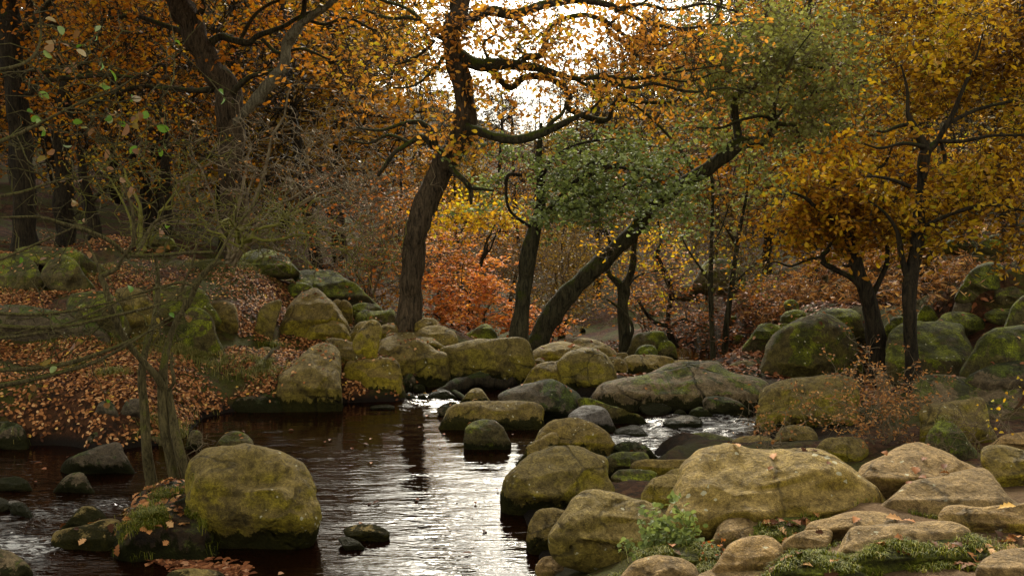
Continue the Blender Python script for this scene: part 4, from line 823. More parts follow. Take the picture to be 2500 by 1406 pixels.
# crooked dark tree
t = Tree('crooked_dark_tree', 'crooked dark thin tree with two dead side branches behind the wide cracked boulder', 'tree', 17.4, (1650, 870), seed=5)
t.limb([(1662,895,34),(1652,865,26),(1638,825,18),(1630,790,14),(1634,750,13),(1640,715,14),(1628,680,14),(1612,645,13),(1604,620,12),(1614,590,8),(1606,540,5)], B['darkoak'], 'trunk', 12, .12)
for pth in [[(1630,795,12),(1600,788,10),(1575,762,9),(1560,735,7),(1555,728,4)], [(1636,800,9),(1665,782,11),(1690,785,9),(1712,800,5)], [(1650,728,5),(1670,722,7),(1700,718,5),(1716,712,3)]]:
    t.limb(pth, B['darkoak'], 'limb', 7)
e, ed = t.grow(blobs(t.rg, [(1610,600,80,60,17.4,.9,40), (1660,700,90,50,17.4,.9,30)]), k=.009)
sp = t.sprays(e, ed, 4, .3); t.leaves(sp, 3, .07, .045, Lf['yellow'], keep=.4, tilt=.7); t.finish(B['twig'])
# slender stems
for i, (lab, pth, br, sd) in enumerate([
  ('slim straight upright stem, left one of the slender pair', [(1742,890,16),(1740,840,13),(1736,740,12),(1735,660,11),(1738,560,9),(1740,460,8),(1730,380,5)], [[(1735,690,7),(1710,655,6),(1680,610,4),(1660,570,3)], [(1737,600,5),(1760,560,4),(1780,500,3)]], 6),
  ('slim wavy stem, right one of the slender pair with more branches', [(1764,905,20),(1770,850,17),(1774,790,15),(1782,730,14),(1790,670,13),(1798,610,12),(1806,560,10),(1822,480,8),(1830,400,4)], [[(1800,605,7),(1780,570,6),(1760,540,4)], [(1786,700,6),(1820,665,5),(1860,630,4)], [(1804,590,7),(1850,560,6),(1890,520,4),(1920,490,3)]], 7)]):
    t = Tree('slender_tree', lab, 'tree', 16.0 + i * .3, pth[0][:2], seed=sd)
    t.limb(pth, B['lean'], 'trunk', 9)
    for b_ in br: t.limb(b_, B['lean'], 'limb', 6)
    e, ed = t.grow(blobs(t.rg, [(1750 + i * 90, 560, 110, 90, 16.3, 1., 60), (1780 + i * 60, 680, 90, 60, 16.3, .8, 30)]), k=.008)
    sp = t.sprays(e, ed, 4, .3); t.leaves(sp, 3, .07, .045, Lf['gold' if i else 'greend'], keep=.22, tilt=.7); t.finish(B['twig'])
# dark forked oak
t = Tree('dark_forked_oak_tree', 'dark oak with a wishbone fork and golden leaves behind the huge moss-draped boulder', 'tree', 13.3, (2140, 840), seed=8)
t.limb([(2165,930,80),(2150,880,64),(2138,830,48),(2130,780,38),(2122,735,36),(2108,695,34),(2092,650,28),(2080,615,24),(2068,560,20),(2060,500,16),(2040,440,10)], B['darkoak'], 'trunk', 16, .12)
for pth in [[(2105,700,18),(2080,680,14),(2050,664,13),(2018,648,14),(2004,640,10)], [(2014,648,12),(2008,625,14),(2020,612,12),(2030,590,6)], [(2008,628,8),(1970,635,6),(1930,650,6),(1890,640,4),(1860,660,3)],
  [(2124,730,18),(2140,700,15),(2155,670,13),(2165,640,11),(2166,600,10),(2160,540,8),(2190,480,5)], [(2082,645,16),(2095,636,15),(2102,628,11)], [(2085,640,10),(2070,650,8),(2058,648,5)], [(2068,560,12),(2010,520,10,-.3),(1960,480,7,-.5),(1920,470,4,-.6)], [(2058,500,12),(2110,440,10,.2),(2160,400,7,.3),(2180,350,4,.3)]]:
    t.limb(pth, B['darkoak'], 'limb', 8)
GATE = (1.5, -.12)
e, ed = t.grow(blobs(t.rg, [(2060,455,130,60,13.8,.9,150), (2000,510,110,55,13.8,.9,120), (2120,550,120,50,13.7,.8,90), (1960,570,80,50,13.9,.7,60), (2080,600,70,28,13.7,.5,36), (2180,480,100,60,13.9,.8,80), (2150,400,120,50,14.2,.8,60), (2050,-500,300,170,13.8,1.8,110)]), k=.010)  # last clump is unseen crown, added to shade the ground behind
sp = t.sprays(e, ed, 4, .28, r=.003, gate=GATE)
t.leaves(sp, 5, .095, .05, Lf['gold'], keep=.85, spread=.05, tilt=.7, clump=.35)
t.finish(B['dtwig'])
# straight dark oak at right
t = Tree('tall_dark_oak_tree', 'tall straight dark oak at right before the massive flat slab, golden leaves above', 'tree', 11.9, (2235, 920), seed=9)
t.limb([(2242,1000,74),(2234,940,52),(2228,880,36),(2222,800,32),(2220,730,32),(2224,680,32),(2236,620,30),(2242,560,30),(2246,500,28),(2250,440,26),(2256,385,26),(2266,362,22)], B['darkoak'], 'trunk', 16, .1)
for pth in [[(2222,690,20),(2210,660,16),(2200,620,14),(2196,590,13),(2188,560,9),(2160,520,7),(2120,490,5)], [(2262,368,24),(2245,335,20),(2226,300,16),(2216,275,10),(2215,220,7),(2200,160,4)], [(2262,368,22),(2285,350,16),(2300,325,14),(2314,300,14),(2328,275,12),(2350,220,9),(2380,150,6),(2400,80,4)],
  [(2226,302,10),(2190,310,8),(2160,322,7),(2140,320,5)], [(2290,345,12),(2350,345,10,-.2),(2420,332,8,-.3),(2500,330,6,-.4)], [(2270,362,10),(2210,350,8,-.2),(2150,362,6,-.3),(2110,352,4,-.4)], [(2310,305,10),(2380,270,8,.2),(2460,250,7,.3),(2540,240,5,.3)], [(2244,560,12),(2330,520,10,-.3),(2420,500,8,-.4),(2520,520,5,-.5)], [(2250,470,10),(2180,440,8,-.3),(2120,430,5,-.4)], [(2296,345,8),(2306,380,10),(2305,398,6)]]:
    t.limb(pth, B['darkoak'], 'limb', 8)
e, ed = t.grow(blobs(t.rg, [(2330,470,170,70,12.4,.9,170), (2260,560,120,55,12.4,.8,90), (2430,560,120,70,12.2,.8,120), (2400,420,130,60,12.6,.9,110), (2250,200,130,90,13.2,1.,120), (2380,220,150,110,13,1.,170), (2300,100,160,90,13.2,1.1,150), (2460,120,100,120,12.8,1.,130), (2160,420,80,50,12.8,.6,50), (2460,300,80,80,12.4,.7,80), (2240,20,150,60,13.4,1.,80), (2460,640,60,30,12.1,.4,24), (2200,280,90,60,13.3,.7,60), (2350,-200,260,160,12.9,1.8,150), (2350,-650,300,200,12.9,2,150), (2650,100,160,300,12.6,1.4,120)]), k=.010)  # clumps high above the view are extra canopy added for shade
sp = t.sprays(e, ed, 4, .27, r=.003, gate=(1.4, -.02))
t.leaves(sp, 5, .088, .047, Lf['brown'], keep=.85, spread=.05, tilt=.7, clump=.35)
t.finish(B['dtwig'])
# birch + fallen mossy trunk on the right slope
t = Tree('birch_tree', 'small speckled birch on the right slope behind the straight dark oak', 'tree', 16.5, (2292, 650), seed=10)
t.limb([(2280,690,40),(2290,650,30),(2300,620,26),(2296,580,24),(2288,540,22),(2284,480,18),(2290,400,14),(2300,300,8)], B['grey'], 'trunk', 12, .1)
t.limb([(2296,575,10),(2330,555,8),(2345,545,5)], B['grey'], 'limb', 6)
e, ed = t.grow(blobs(t.rg, [(2330,380,120,90,16.6,1.,80)])); sp = t.sprays(e, ed, 4, .3); t.leaves(sp, 3, .07, .045, Lf['gold'], keep=.6); t.finish(B['dtwig'])
t = Tree('fallen_log', 'thick moss-covered fallen trunk lying on the right slope below the birch', 'log', 15.2, (2300, 700), seed=11)
t.limb([(2255,655,30),(2280,682,52),(2310,695,54),(2345,715,48),(2368,745,34),(2380,770,18)], B['limb'], 'trunk', 14, .2)
t.limb([(2275,680,18),(2265,640,12),(2275,610,8)], B['limb'], 'limb', 7)
# ---- left side
t = Tree('old_left_oak_tree', 'thick oak at upper left bending left, with a pale dead limb at its right', 'tree', 19., (575, 620), seed=12)
t.limb([(590,660,84),(580,610,70),(572,540,64),(568,460,60),(566,380,58),(562,310,60),(556,255,62),(540,205,62),(516,160,60),(492,110,58),(470,50,58),(440,10,56),(415,-50,50),(395,-150,44),(400,-300,34),(420,-480,20),(430,-620,8)], B['oak'], 'trunk', 20, .12)
for pth in [[(515,105,24),(540,90,18),(575,100,17,-.2),(610,104,16,-.3),(630,88,14,-.3),(690,66,12,-.4),(735,40,9,-.4),(790,20,6,-.4)], [(478,50,18),(495,20,14,-.3),(490,-20,10,-.3),(520,-80,6,-.3)], [(556,240,16),(585,210,14,-.3),(612,188,12,-.4),(650,178,11,-.4),(690,166,8,-.4)],
  [(505,100,20),(420,70,14,.4),(330,40,10,.8),(250,50,6,1.)], [(545,210,16),(490,222,14,.3),(430,218,10,.5),(380,215,7,.6)], [(430,0,30),(360,-60,20,.5),(270,-150,12,1.),(200,-220,6,1.2)], [(640,95,10,-.3),(680,130,9,-.3),(740,120,7,-.3),(820,150,5,-.3),(880,140,3,-.3)], [(735,40,9,-.4),(790,60,8,-.4),(850,45,7,-.4),(920,75,5,-.4),(990,60,3,-.4)], [(590,95,10),(620,40,9,-.2),(660,10,8,-.2),(720,-10,5,-.2)], [(400,-200,22),(480,-280,16,-.5),(580,-340,8,-1.)], [(408,-280,20),(320,-380,14,.5),(220,-450,6,1.)]]:
    t.limb(pth, B['limb'], 'limb', 8)
t.limb([(575,300,22,-.1),(600,275,22,-.2),(640,225,26,-.4),(680,180,28,-.5),(696,150,26,-.5),(700,115,24,-.5),(722,75,24,-.6),(760,40,22,-.7),(800,14,18,-.8),(840,-20,12,-.9)], B['grey'], 'dead_limb', 10, .25)
t.limb([(590,275,14,-.2),(625,232,14,-.3),(655,195,14,-.4),(685,172,12,-.5)], B['grey'], 'dead_limb', 8, .25)
t.limb([(715,80,14,-.6),(740,40,14,-.5),(745,0,12,-.5),(752,-40,8,-.5)], B['limb'], 'limb', 8)
e, ed = t.grow(blobs(t.rg, [(640,60,150,80,20.5,1.2,90), (300,60,160,90,20.5,1.4,90), (600,180,160,60,20.3,1.,40), (330,-150,250,130,19.5,2.4,130), (600,-200,250,140,19,2.,100), (420,-420,300,150,19,2.5,110), (800,-60,120,80,18.6,1.5,50), (300,-700,330,220,16,3.,150), (100,-1100,420,300,12.5,3.,230), (600,-1150,260,220,13.5,2.5,170), (450,-600,350,180,15,2,150), (150,-350,350,120,16.5,2,90), (880,-420,80,160,17,1.5,60), (650,-560,170,160,16.5,2,70), (820,-650,130,260,17.5,2.,140), (800,-1150,150,220,15,2.,90)]), k=.009)  # clumps above the view added to darken the left bank and pool
sp = t.sprays(e, ed, 5, .5, r=.004); hi = sp[:, 0, 2] > 3 + sp[:, 0, 1] * .18
t.leaves(sp[hi], 5, .20, .13, Lf['orange'], keep=.9, tilt=.5, spread=.1, name='added_shade_foliage', shape='kite')
t.leaves(sp[~hi], 4, .12, .07, Lf['orange'], keep=.4, tilt=.7, clump=.3, spread=.08); t.finish(B['dtwig'])
# dark leaning trunk behind, far-left dark trunks
def simple_tree(name, label, D, path, limbs, bl_, mat, leaf, seed, nl=3, L=.1, W=.06, keep=.6, twig='dtwig', spl=.42, r=.0035, cat='tree', group=None, sides=12, k=.011, m=4, ms=.06, rough=.1):
    t = Tree(name, label, cat, D, path[0][:2], group, seed)
    t.limb(path, B[mat], 'trunk', sides, rough)
    for l in limbs: t.limb(l, B['limb' if mat != 'grey' else 'grey'], 'limb', 7)
    e, ed = t.grow(blobs(t.rg, bl_), k=k, rmin=r)
    sp = t.sprays(e, ed, m, spl, r=r * .8)
    if leaf: t.leaves(sp, nl, L, W, Lf[leaf], keep=keep, tilt=.7, clump=.3, spread=ms)
    t.finish(B[twig]); return t
simple_tree('dark_oak_tree', 'dark thick trunk close to the left edge under green and orange leaves', 17.5, [(60,640,70),(58,560,60),(50,440,54),(42,320,52),(36,200,52),(26,80,56),(10,0,60),(0,-150,50),(20,-320,30),(30,-480,10)],
  [[(40,250,20),(110,200,14),(180,190,12,.3),(260,184,10,.5),(330,190,6,.6)], [(30,100,24),(90,40,16,-.3),(140,-20,10,-.5)], [(0,-150,24),(100,-260,16,0),(200,-330,8,0)]],
  [(130,60,150,90,18,1.5,80), (100,250,140,60,17.8,1.,50), (60,-200,240,160,17.5,2.2,110), (200,-350,200,140,17.5,2,80), (-100,100,150,200,17.5,2,70)], 'darkoak', 'orange', 20)
simple_tree('split_dark_tree', 'dark double-trunked tree left of the thick bending oak', 22, [(165,600,50),(160,500,44),(152,400,40),(150,300,38),(165,200,34),(150,120,34),(128,40,38),(110,-60,34),(130,-240,22),(150,-420,8)],
  [[(75,172,10),(140,178,14),(220,180,13),(300,188,9)], [(160,210,24),(210,140,18,.3),(250,60,14,.4),(260,-60,9,.5)], [(152,300,16),(230,250,12,0),(330,215,11,-.3),(410,215,12,-.4)]],
  [(200,140,180,110,22,1.8,120), (330,280,140,70,21.5,1.4,60), (150,-200,260,160,22,2.4,120), (350,100,120,120,22.5,1.6,70)], 'darkoak', 'gold', 21)
simple_tree('small_dark_tree', 'short dark trunk in the shade behind the slim foreground tree', 20, [(232,610,42),(228,560,32),(215,500,26),(205,430,22),(190,350,14),(185,290,8)], [[(215,500,12),(270,450,9),(330,420,6)]], [(220,380,160,70,20,1.2,60)], 'darkoak', 'gold', 22, keep=.3)
simple_tree('shaded_tree', 'mossy trunk at the wood edge behind the twiggy shrub', 21, [(400,600,44),(404,540,32),(398,470,26),(410,390,22),(400,300,14),(380,200,8)], [[(402,480,12),(450,420,9),(520,380,6)]], [(420,330,160,90,21,1.4,70)], 'darkoak', 'orange', 23, keep=.35)
# twiggy shrubs
def shrub(name, label, D, base, nst, bl_, mat, seed, leaf=None, keep=.2, r=.0032, spl=.35, rad=.02, L=.07, W=.04, nl=2, cat='shrub', m=5, wob=.2, shape='fold', spread=.04, tilt=.7, flat=.5, gate=None, k=.009):
    t = Tree(name, label, cat, D, base, None, seed); rg = t.rg
    b = P(base[0], base[1], D)
    Tg = blobs(rg, bl_)
    # main stems: curved rods from the base toward far targets
    idx = rg.choice(len(Tg), min(nst, len(Tg)), replace=False); vs = []; rs = []
    for i in idx:
        q_ = np.linspace(0, 1, 9)[:, None]; p = Tg[i]; mid = b * .5 + p * .5 + np.array([0, 0, .18 * np.linalg.norm(p - b)]) + rg.normal(size=3) * .1
        c = (1 - q_) ** 2 * (b + rg.normal(size=3) * .04) + 2 * q_ * (1 - q_) * mid + q_ ** 2 * p; c[1:-1] += rg.normal(size=(7, 3)) * .03
        vs.append(c); rs.append(np.linspace(rad, rad * .3, 9) * rg.uniform(.6, 1.2))
        v, q2 = tubes(c[None], rs[-1][None], 6); mk('stem', v, [q2], B[mat], t.root, c[0])
        t.np_.append(c); t.nr.append(rs[-1])
    e, ed = t.grow(Tg, rmin=r, k=k, wob=wob)
    sp = t.sprays(e, ed, m, spl, r=r * .75, flat=flat, gate=gate)
    if leaf: t.leaves(sp, nl, L, W, Lf[leaf], keep=keep, tilt=tilt, flat=flat, clump=.2, shape=shape, spread=spread)
    t.finish(B[mat if mat != 'thin' else 'mtwig']); return t
shrub('twiggy_shrub', 'big bare twiggy shrub fanning out behind the left bank', 15.5, (560, 640), 9, [(720,430,260,130,15.8,1.4,90), (600,360,200,90,15.8,1.2,46), (850,480,150,110,16.2,1.,44), (520,500,140,80,15.3,.9,30), (760,590,200,60,15.6,.9,60), (860,300,120,80,16.8,1.,40)], 'ltwig', 30, 'dead', keep=.3, r=.0062, L=.055, W=.035, nl=1, wob=.2, m=4, rad=.034, k=.017)
shrub('mossy_twig_shrub', 'pale green twiggy shrub spreading low over the left bank boulders', 14.6, (590, 600), 6, [(720,560,230,60,14.8,.9,70), (620,520,150,60,14.6,.8,30), (860,620,120,50,15.2,.6,30), (520,560,120,50,14.5,.6,16)], 'mtwig', 31, None, r=.006, wob=.25, m=3, spl=.4, rad=.03, k=.017)
shrub('low_twig_bush', 'mossy stemmed bush behind the fork of the slim foreground tree', 15.8, (345, 610), 6, [(330,470,160,80,16,1.,40), (430,380,130,80,16,.9,20), (240,420,130,80,16.3,.9,18), (480,470,90,60,15.8,.8,16)], 'mtwig', 32, 'gold', keep=.14, r=.006, m=3, rad=.03, k=.016)
shrub('rusty_sapling', 'thin sapling with rusty leaves filling the gap left of the oak trunk', 18, (900, 730), 6, [(860,580,130,110,18,1.2,130), (940,640,70,80,18,.8,60), (800,500,130,80,18.4,1.,80), (930,500,70,80,18.6,.8,60)], 'twig', 33, 'red', keep=.4, L=.075, W=.055, r=.0055, m=3)
# beeches
shrub('bright_beech_sapling', 'bright orange beech sapling glowing just right of the oak trunk', 18.5, (1150, 850), 7, [(1130,700,90,70,18.5,1.,150), (1100,770,90,45,18.2,.8,110), (1200,775,95,28,18.1,.7,80), (1180,690,60,40,18.3,.7,60), (1070,650,60,60,18.8,.7,60), (1260,800,60,20,18,.5,34), (1350,800,40,22,18,.5,14)], 'dtwig', 34, 'fire', keep=.95, L=.075, W=.055, nl=4, m=5, spl=.30, spread=.02, tilt=.3, flat=.12, gate=(2.2, -.15))
shrub('tall_orange_beech', 'taller orange beech behind the oak trunk reaching up to yellow tips', 20.5, (1080, 800), 7, [(1060,600,90,100,20.5,1.2,170), (1140,620,80,80,20.5,1.,120), (1010,540,70,90,20.8,1.,70), (1180,560,70,50,20.6,.8,70)], 'dtwig', 35, 'orange', keep=.9, L=.08, W=.06, nl=3, m=5, spl=.36, tilt=.3, flat=.15, gate=(1.8, -.1))
shrub('yellow_tipped_bush', 'yellow leaved branch tips between the oak and the green alder', 17.5, (1170, 640), 4, [(1170,525,90,30,17.5,.8,60), (1110,520,60,40,17.8,.7,34), (1230,520,50,26,17.6,.6,24)], 'dtwig', 36, 'yellow', keep=.55, L=.085, W=.055, nl=4, m=4)
shrub('rust_beech_sapling', 'low spreading rust-red beech below the slender pair of stems', 17.2, (1720, 880), 8, [(1760,740,130,50,17.2,1.1,110), (1680,700,90,50,17.4,.9,70), (1820,800,110,50,16.8,.9,80), (1650,790,80,50,17.2,.8,46), (1880,740,70,40,17.2,.8,40), (1790,850,60,40,16.6,.5,30)], 'twig', 37, 'red', keep=.6, L=.07, W=.055, nl=3, m=4, spl=.34, tilt=.3, flat=.12, gate=(2., -.05))
shrub('orange_mid_bush', 'orange leaved bush behind the mossy forked tree', 19.5, (1590, 830), 6, [(1590,640,100,90,19.5,1.2,110), (1560,740,110,60,19,1.,80), (1480,700,80,70,19.3,1.,50)], 'twig', 38, 'orange', keep=.6, L=.075, W=.055, nl=3, m=4, spl=.34, tilt=.35, flat=.2, gate=(1.8, 0.))
shrub('tangled_hollow_bush', 'dark tangled twigs filling the hollow behind the green alder', 20.5, (1350, 830), 8, [(1400,660,120,110,20.5,1.4,150), (1300,700,90,90,20,1.2,90), (1240,640,80,70,20.5,1.,60), (1500,560,110,80,21,1.2,80)], 'twig', 39, 'farbrown', keep=.5, L=.07, W=.045, nl=2, m=5, spl=.4)
# ================================================================== slim foreground alder on the islet
t = Tree('slim_alder_tree', 'slim multi-stemmed alder growing from the grassy islet, few large leaves left', 'tree', 8.95, (420, 1180), seed=50)
t.limb([(372,1190,30,.05),(366,1150,28,.05),(360,1090,24),(354,1020,22),(348,950,21),(348,890,20),(360,830,18,.1),(376,780,16,.2),(385,700,12,.3),(380,620,8,.3)], B['thin'], 'trunk', 12, .06)
t.limb([(440,1195,30),(430,1170,26),(418,1110,24),(404,1050,23),(398,990,24),(396,940,26),(400,890,20),(412,830,17,.1),(436,775,14,.1),(462,740,12,.1),(478,700,12,.1),(496,670,14,.1),(520,648,12,.1),(545,640,6,.1)], B['thin'], 'stem', 12, .06)
t.limb([(470,1195,28,-.05),(458,1160,27,-.05),(446,1110,24,-.05),(432,1060,22,-.03),(420,1005,18),(412,950,14)], B['thin'], 'stem', 12, .06)
t.limb([(398,950,22),(380,915,19,-.1),(350,882,17,-.15),(320,848,16,-.2),(298,815,15,-.25),(278,775,14,-.3),(264,735,13,-.3),(256,700,14,-.3),(246,676,14,-.3),(262,668,12,-.3),(285,655,10,-.3),(300,630,8,-.3),(320,600,7,-.3)], B['thin'], 'stem', 10, .06)
t.limb([(372,1068,10,-.02),(385,1072,14,-.03),(402,1082,14,-.02)], B['thin'], 'stub', 8, .06)
for pth in [[(256,700,9,-.3),(235,640,7,-.3),(205,575,6,-.3),(180,530,4,-.3)], [(410,955,8),(425,930,9,-.1),(418,890,8,-.1),(422,860,5,-.1)],
  [(316,630,10,-.1),(270,590,11,-.2),(215,565,10,-.3),(150,545,9,-.4),(90,530,7,-.5),(0,532,6,-.6)], [(320,625,9,-.1),(400,622,8),(460,618,8),(520,616,6)], [(330,625,12,0),(350,590,11,.2),(372,550,9,.3),(400,530,6,.3),(440,520,4,.3)], [(326,600,12,.3),(328,560,10,.3),(325,520,8,.3),(310,470,6,.3),(290,430,4,.3)],
  [(440,770,8),(452,735,10),(442,715,7),(450,690,7),(470,640,6),(480,600,4)], [(520,648,8),(570,560,7,.2),(620,500,6,.3),(640,440,4,.4)], [(478,700,8),(440,690,7),(400,700,5),(330,720,4)]]:
    t.limb(pth, B['thin'], 'branch', 7)
# long arching boughs sweeping in from the left
for pth in [[(-60,905,12,-.8),(60,900,11,-.7),(150,890,10,-.6),(220,870,9,-.5),(300,840,8,-.4),(380,800,6,-.3),(430,760,4,-.3)], [(-60,950,14,-.9),(60,930,13,-.8),(160,905,10,-.6),(240,880,8,-.5),(330,830,6,-.4),(420,770,4,-.3)],
  [(-60,790,12,-1.),(60,800,11,-.9),(160,795,10,-.8),(280,770,8,-.6),(400,740,6,-.4),(470,700,3,-.3)], [(-60,760,10,-1),(50,768,9,-.9),(150,762,7,-.8),(260,740,5,-.6),(360,720,3,-.5)], [(-60,830,9,-1),(80,815,8,-.9),(200,775,6,-.7),(300,730,4,-.6),(390,700,3,-.6)],
  [(-60,490,8,-1.5),(50,470,7,-1.4),(150,440,6,-1.3),(260,430,4,-1.2)], [(-60,370,11,-2),(40,330,10,-1.9),(120,290,8,-1.8),(200,250,7,-1.8),(280,220,5,-1.8),(340,180,3,-1.8)], [(-60,180,10,-2.2),(30,165,9,-2.2),(80,140,8,-2.1),(100,90,6,-2.),(95,20,4,-2.)], [(-60,660,8,-1.2),(80,600,6,-1.1),(170,560,4,-1.)]]:
    t.limb(pth, B['thin'], 'bough', 7)
e, ed = t.grow(blobs(t.rg, [(150,800,200,50,8.3,.5,24), (300,740,160,50,8.5,.5,12), (120,560,170,90,8.2,.6,14), (330,560,170,80,8.8,.5,12), (420,640,110,80,8.9,.4,12), (150,380,190,110,7.6,.7,36), (200,150,200,120,7.2,.8,44), (380,300,120,120,7.6,.6,16), (330,800,120,70,8.7,.4,8), (120,900,160,40,8.2,.4,10)]), rmin=.0046, k=.006, wob=.1)
sp = t.sprays(e, ed, 2, .34, r=.0036, flat=.5)
t.leaves(sp[::2], 2, .08, .052, Lf['fresh'], keep=.34, shape='round', tilt=.9, spread=.006, droop=.6)
a = t.rg.random(len(e))
up = e[:, 2] > 4.0
idx = np.where(up)[0]
t.leaves(sp.reshape(len(e), 2, 3, 3)[idx].reshape(-1, 3, 3), 2, .08, .05, Lf['fresh'], keep=.32, shape='round', tilt=.9, spread=.008, droop=.6)
t.finish(B['thin'], sides=4)
# dry brown beech bush at right
shrub('dry_beech_bush', 'dry beech bush with curled copper leaves growing between the right boulders', 9.6, (2160, 1105), 9, [(2140,960,95,70,9.6,.4,62), (2060,1010,120,50,9.5,.4,50), (2190,1010,80,60,9.6,.35,40), (2120,870,80,60,9.7,.3,16), (2020,980,70,50,9.5,.3,16), (2230,940,60,50,9.7,.3,14)], 'ltwig', 51, 'dead', gate=(3.5, -.2), keep=.62, L=.04, W=.018, nl=4, m=4, spl=.17, r=.002, rad=.013, spread=.02, k=.006)
shrub('withered_alder_sprig', 'withered sprig with pale cone clusters left of the dry beech bush', 9.3, (1890, 1100), 4, [(1850,1030,50,45,9.3,.25,18), (1900,1060,50,30,9.3,.25,12), (1830,1080,40,20,9.3,.2,6)], 'ltwig', 52, 'dead', keep=.6, L=.035, W=.03, nl=1, m=3, spl=.12, r=.0022, rad=.007)
shrub('bare_thorn_bush', 'bare reddish thorn bush beside the egg-shaped boulder at the right edge', 7.6, (2395, 1165), 4, [(2350,1060,70,60,7.8,.3,24), (2430,1010,70,60,7.9,.3,20), (2300,1130,60,40,7.6,.2,10)], 'twig', 53, None, r=.0022, rad=.007, m=3, spl=.2)
shrub('yellow_leaf_sprig', 'thin upright sprig with a few yellow leaves at the right edge', 7.9, (2470, 1070), 3, [(2470,980,30,50,7.9,.2,10), (2440,1010,30,20,7.9,.15,4)], 'ltwig', 54, 'yellow', keep=.6, L=.035, W=.03, nl=1, m=2, spl=.08, r=.0014, rad=.004)
shrub('green_sprig_plant', 'leafy blue-green sprig growing before the largest boulder near the pool corner', 5.9, (1625, 1385), 6, [(1625,1290,45,40,5.85,.1,26), (1660,1330,40,30,5.85,.1,16), (1600,1335,30,30,5.85,.1,10)], 'mtwig', 55, 'green', keep=1., L=.045, W=.035, nl=3, m=3, spl=.07, r=.0012, rad=.004, shape='round', cat='plant', spread=.01)
shrub('small_green_sprig', 'smaller pale green sprig at the foot of the large hunched boulder', 5.9, (1535, 1385), 4, [(1540,1335,24,26,5.9,.07,9)], 'mtwig', 56, 'green', keep=1., L=.034, W=.024, nl=3, m=2, spl=.06, r=.001, rad=.003, shape='round', cat='plant', spread=.008)
shrub('red_leaf_sprig', 'little sprig with dark red leaves at the bottom edge among sandy rocks', 5.6, (1775, 1410), 5, [(1780,1365,50,34,5.6,.12,22), (1750,1390,30,20,5.6,.1,8)], 'twig', 57, 'red', keep=1., L=.026, W=.02, nl=2, m=3, spl=.06, r=.001, rad=.003, cat='plant', spread=.01)
shrub('dead_stick_tuft', 'tuft of dead sticks beside the slim alder stems at the pool', 9.2, (462, 1170), 4, [(490,1080,30,26,9.2,.15,12)], 'ltwig', 58, None, r=.0016, rad=.008, m=3, spl=.14)
# driftwood, roots, branch on bank
t = Tree('driftwood_log', 'dark twisted driftwood log lying in the channel before the long block boulder', 'log', 13.6, (1150, 930), seed=60)
t.limb([(1068,965,20,-.3),(1095,950,32,-.2),(1130,935,36),(1170,922,34,.1),(1205,935,28,.1),(1235,940,24,.2),(1256,928,18,.2)], B['darkoak'], 'trunk', 12, .3)
t.limb([(1100,955,16,-.2),(1125,968,12,-.5),(1145,985,6,-.7)], B['darkoak'], 'limb', 7)
t = Tree('tree_root', 'gnarled mossy roots arching out of the left bank above the leaf drift', 'root', 17.2, (620, 735), seed=61)
t.limb([(505,745,10),(540,732,14),(575,722,16),(610,722,16),(640,730,14),(670,745,9)], B['lean'], 'root', 9, .25)
t.limb([(602,758,10),(606,735,14),(622,718,16),(650,712,14),(680,708,10),(720,715,6)], B['lean'], 'root', 9, .25)
t.limb([(520,705,6),(570,710,10),(620,705,10),(680,700,8),(740,712,5)], B['lean'], 'root', 8, .25)
t = Tree('fallen_branch', 'fallen grey branch half buried in leaves at the pool bank', 'branch', 13.2, (560, 930), seed=62)
t.limb([(520,945,6),(570,935,9),(610,910,12),(650,875,12),(668,850,9)], B['grey'], 'limb', 8, .2)
t = Tree('fallen_stick', 'short dark stick lying on the leaf drift of the left bank', 'branch', 13., (450, 980), seed=63)
t.limb([(420,945,5),(470,930,7),(530,925,6),(580,918,3)], B['grey'], 'limb', 7, .2)
# ================================================================== scatter: leaf litter, grass, moss cushions
bpy.context.view_layer.update()
from mathutils.bvhtree import BVHTree
_v = []; _f = []; _own = []; base_n = 0
for ob in [o for o in S.objects if o.type == 'MESH' and o.name.split('.')[0] in ('ground', 'boulder', 'rock', 'islet', 'turf')]:
    me = ob.data; co = np.empty(len(me.vertices) * 3, np.float32); me.vertices.foreach_get('co', co)
    co = co.reshape(-1, 3) + np.array(ob.location)
    if ob.name == 'ground' and 0: continue
    for p in me.polygons: _f.append([i + base_n for i in p.vertices]); _own.append(ob.name)
    _v.extend(map(tuple, co)); base_n += len(co)
BV = BVHTree.FromPolygons(_v, _f)
def drop(x, y, z=12.):
    l, n, i, d = BV.ray_cast(Vector((x, y, z)), Vector((0, 0, -1)))
    if l is None: return None
    if n.z < 0: n = -n
    return l, n, _own[i]
def scatter(name, label, cat, boxes, mat, L, W, seed, shape='oak', rockp=.12, minz=.04, steep=.55, curl=.25):
    rg = np.random.default_rng(seed); ps = []; ns = []
    for (x0, x1, y0, y1, n, msc, thr) in boxes:
        x = rg.uniform(x0, x1, n); y = rg.uniform(y0, y1, n)
        nz = fbm(np.stack([x, y, x * 0], -1), msc, 2, seed) + rg.normal(size=n) * .15
        for a, b, k in zip(x, y, nz):
            if k < thr: continue
            h = drop(a, b)
            if h is None or h[0].z < minz or h[1].z < steep: continue
            if not h[2].startswith('ground') and not h[2].startswith(('islet', 'turf')) and (rg.random() > rockp or h[1].z < .8): continue
            ps.append(h[0] + h[1] * rg.uniform(.004, .025)); ns.append(h[1])
    ps = np.array(ps); ns = np.array(ns); K = len(ps)
    nor = nrm(ns + rg.normal(size=(K, 3)) * curl); d = nrm(np.cross(nor, rdir(rg, K)))
    o = leaves_obj(name, ps, d, nor, L * rg.uniform(.6, 1.2, K), W * rg.uniform(.7, 1.2, K), mat, None, ps.mean(0), shape, None, rg)
    print(name, K)
    return o
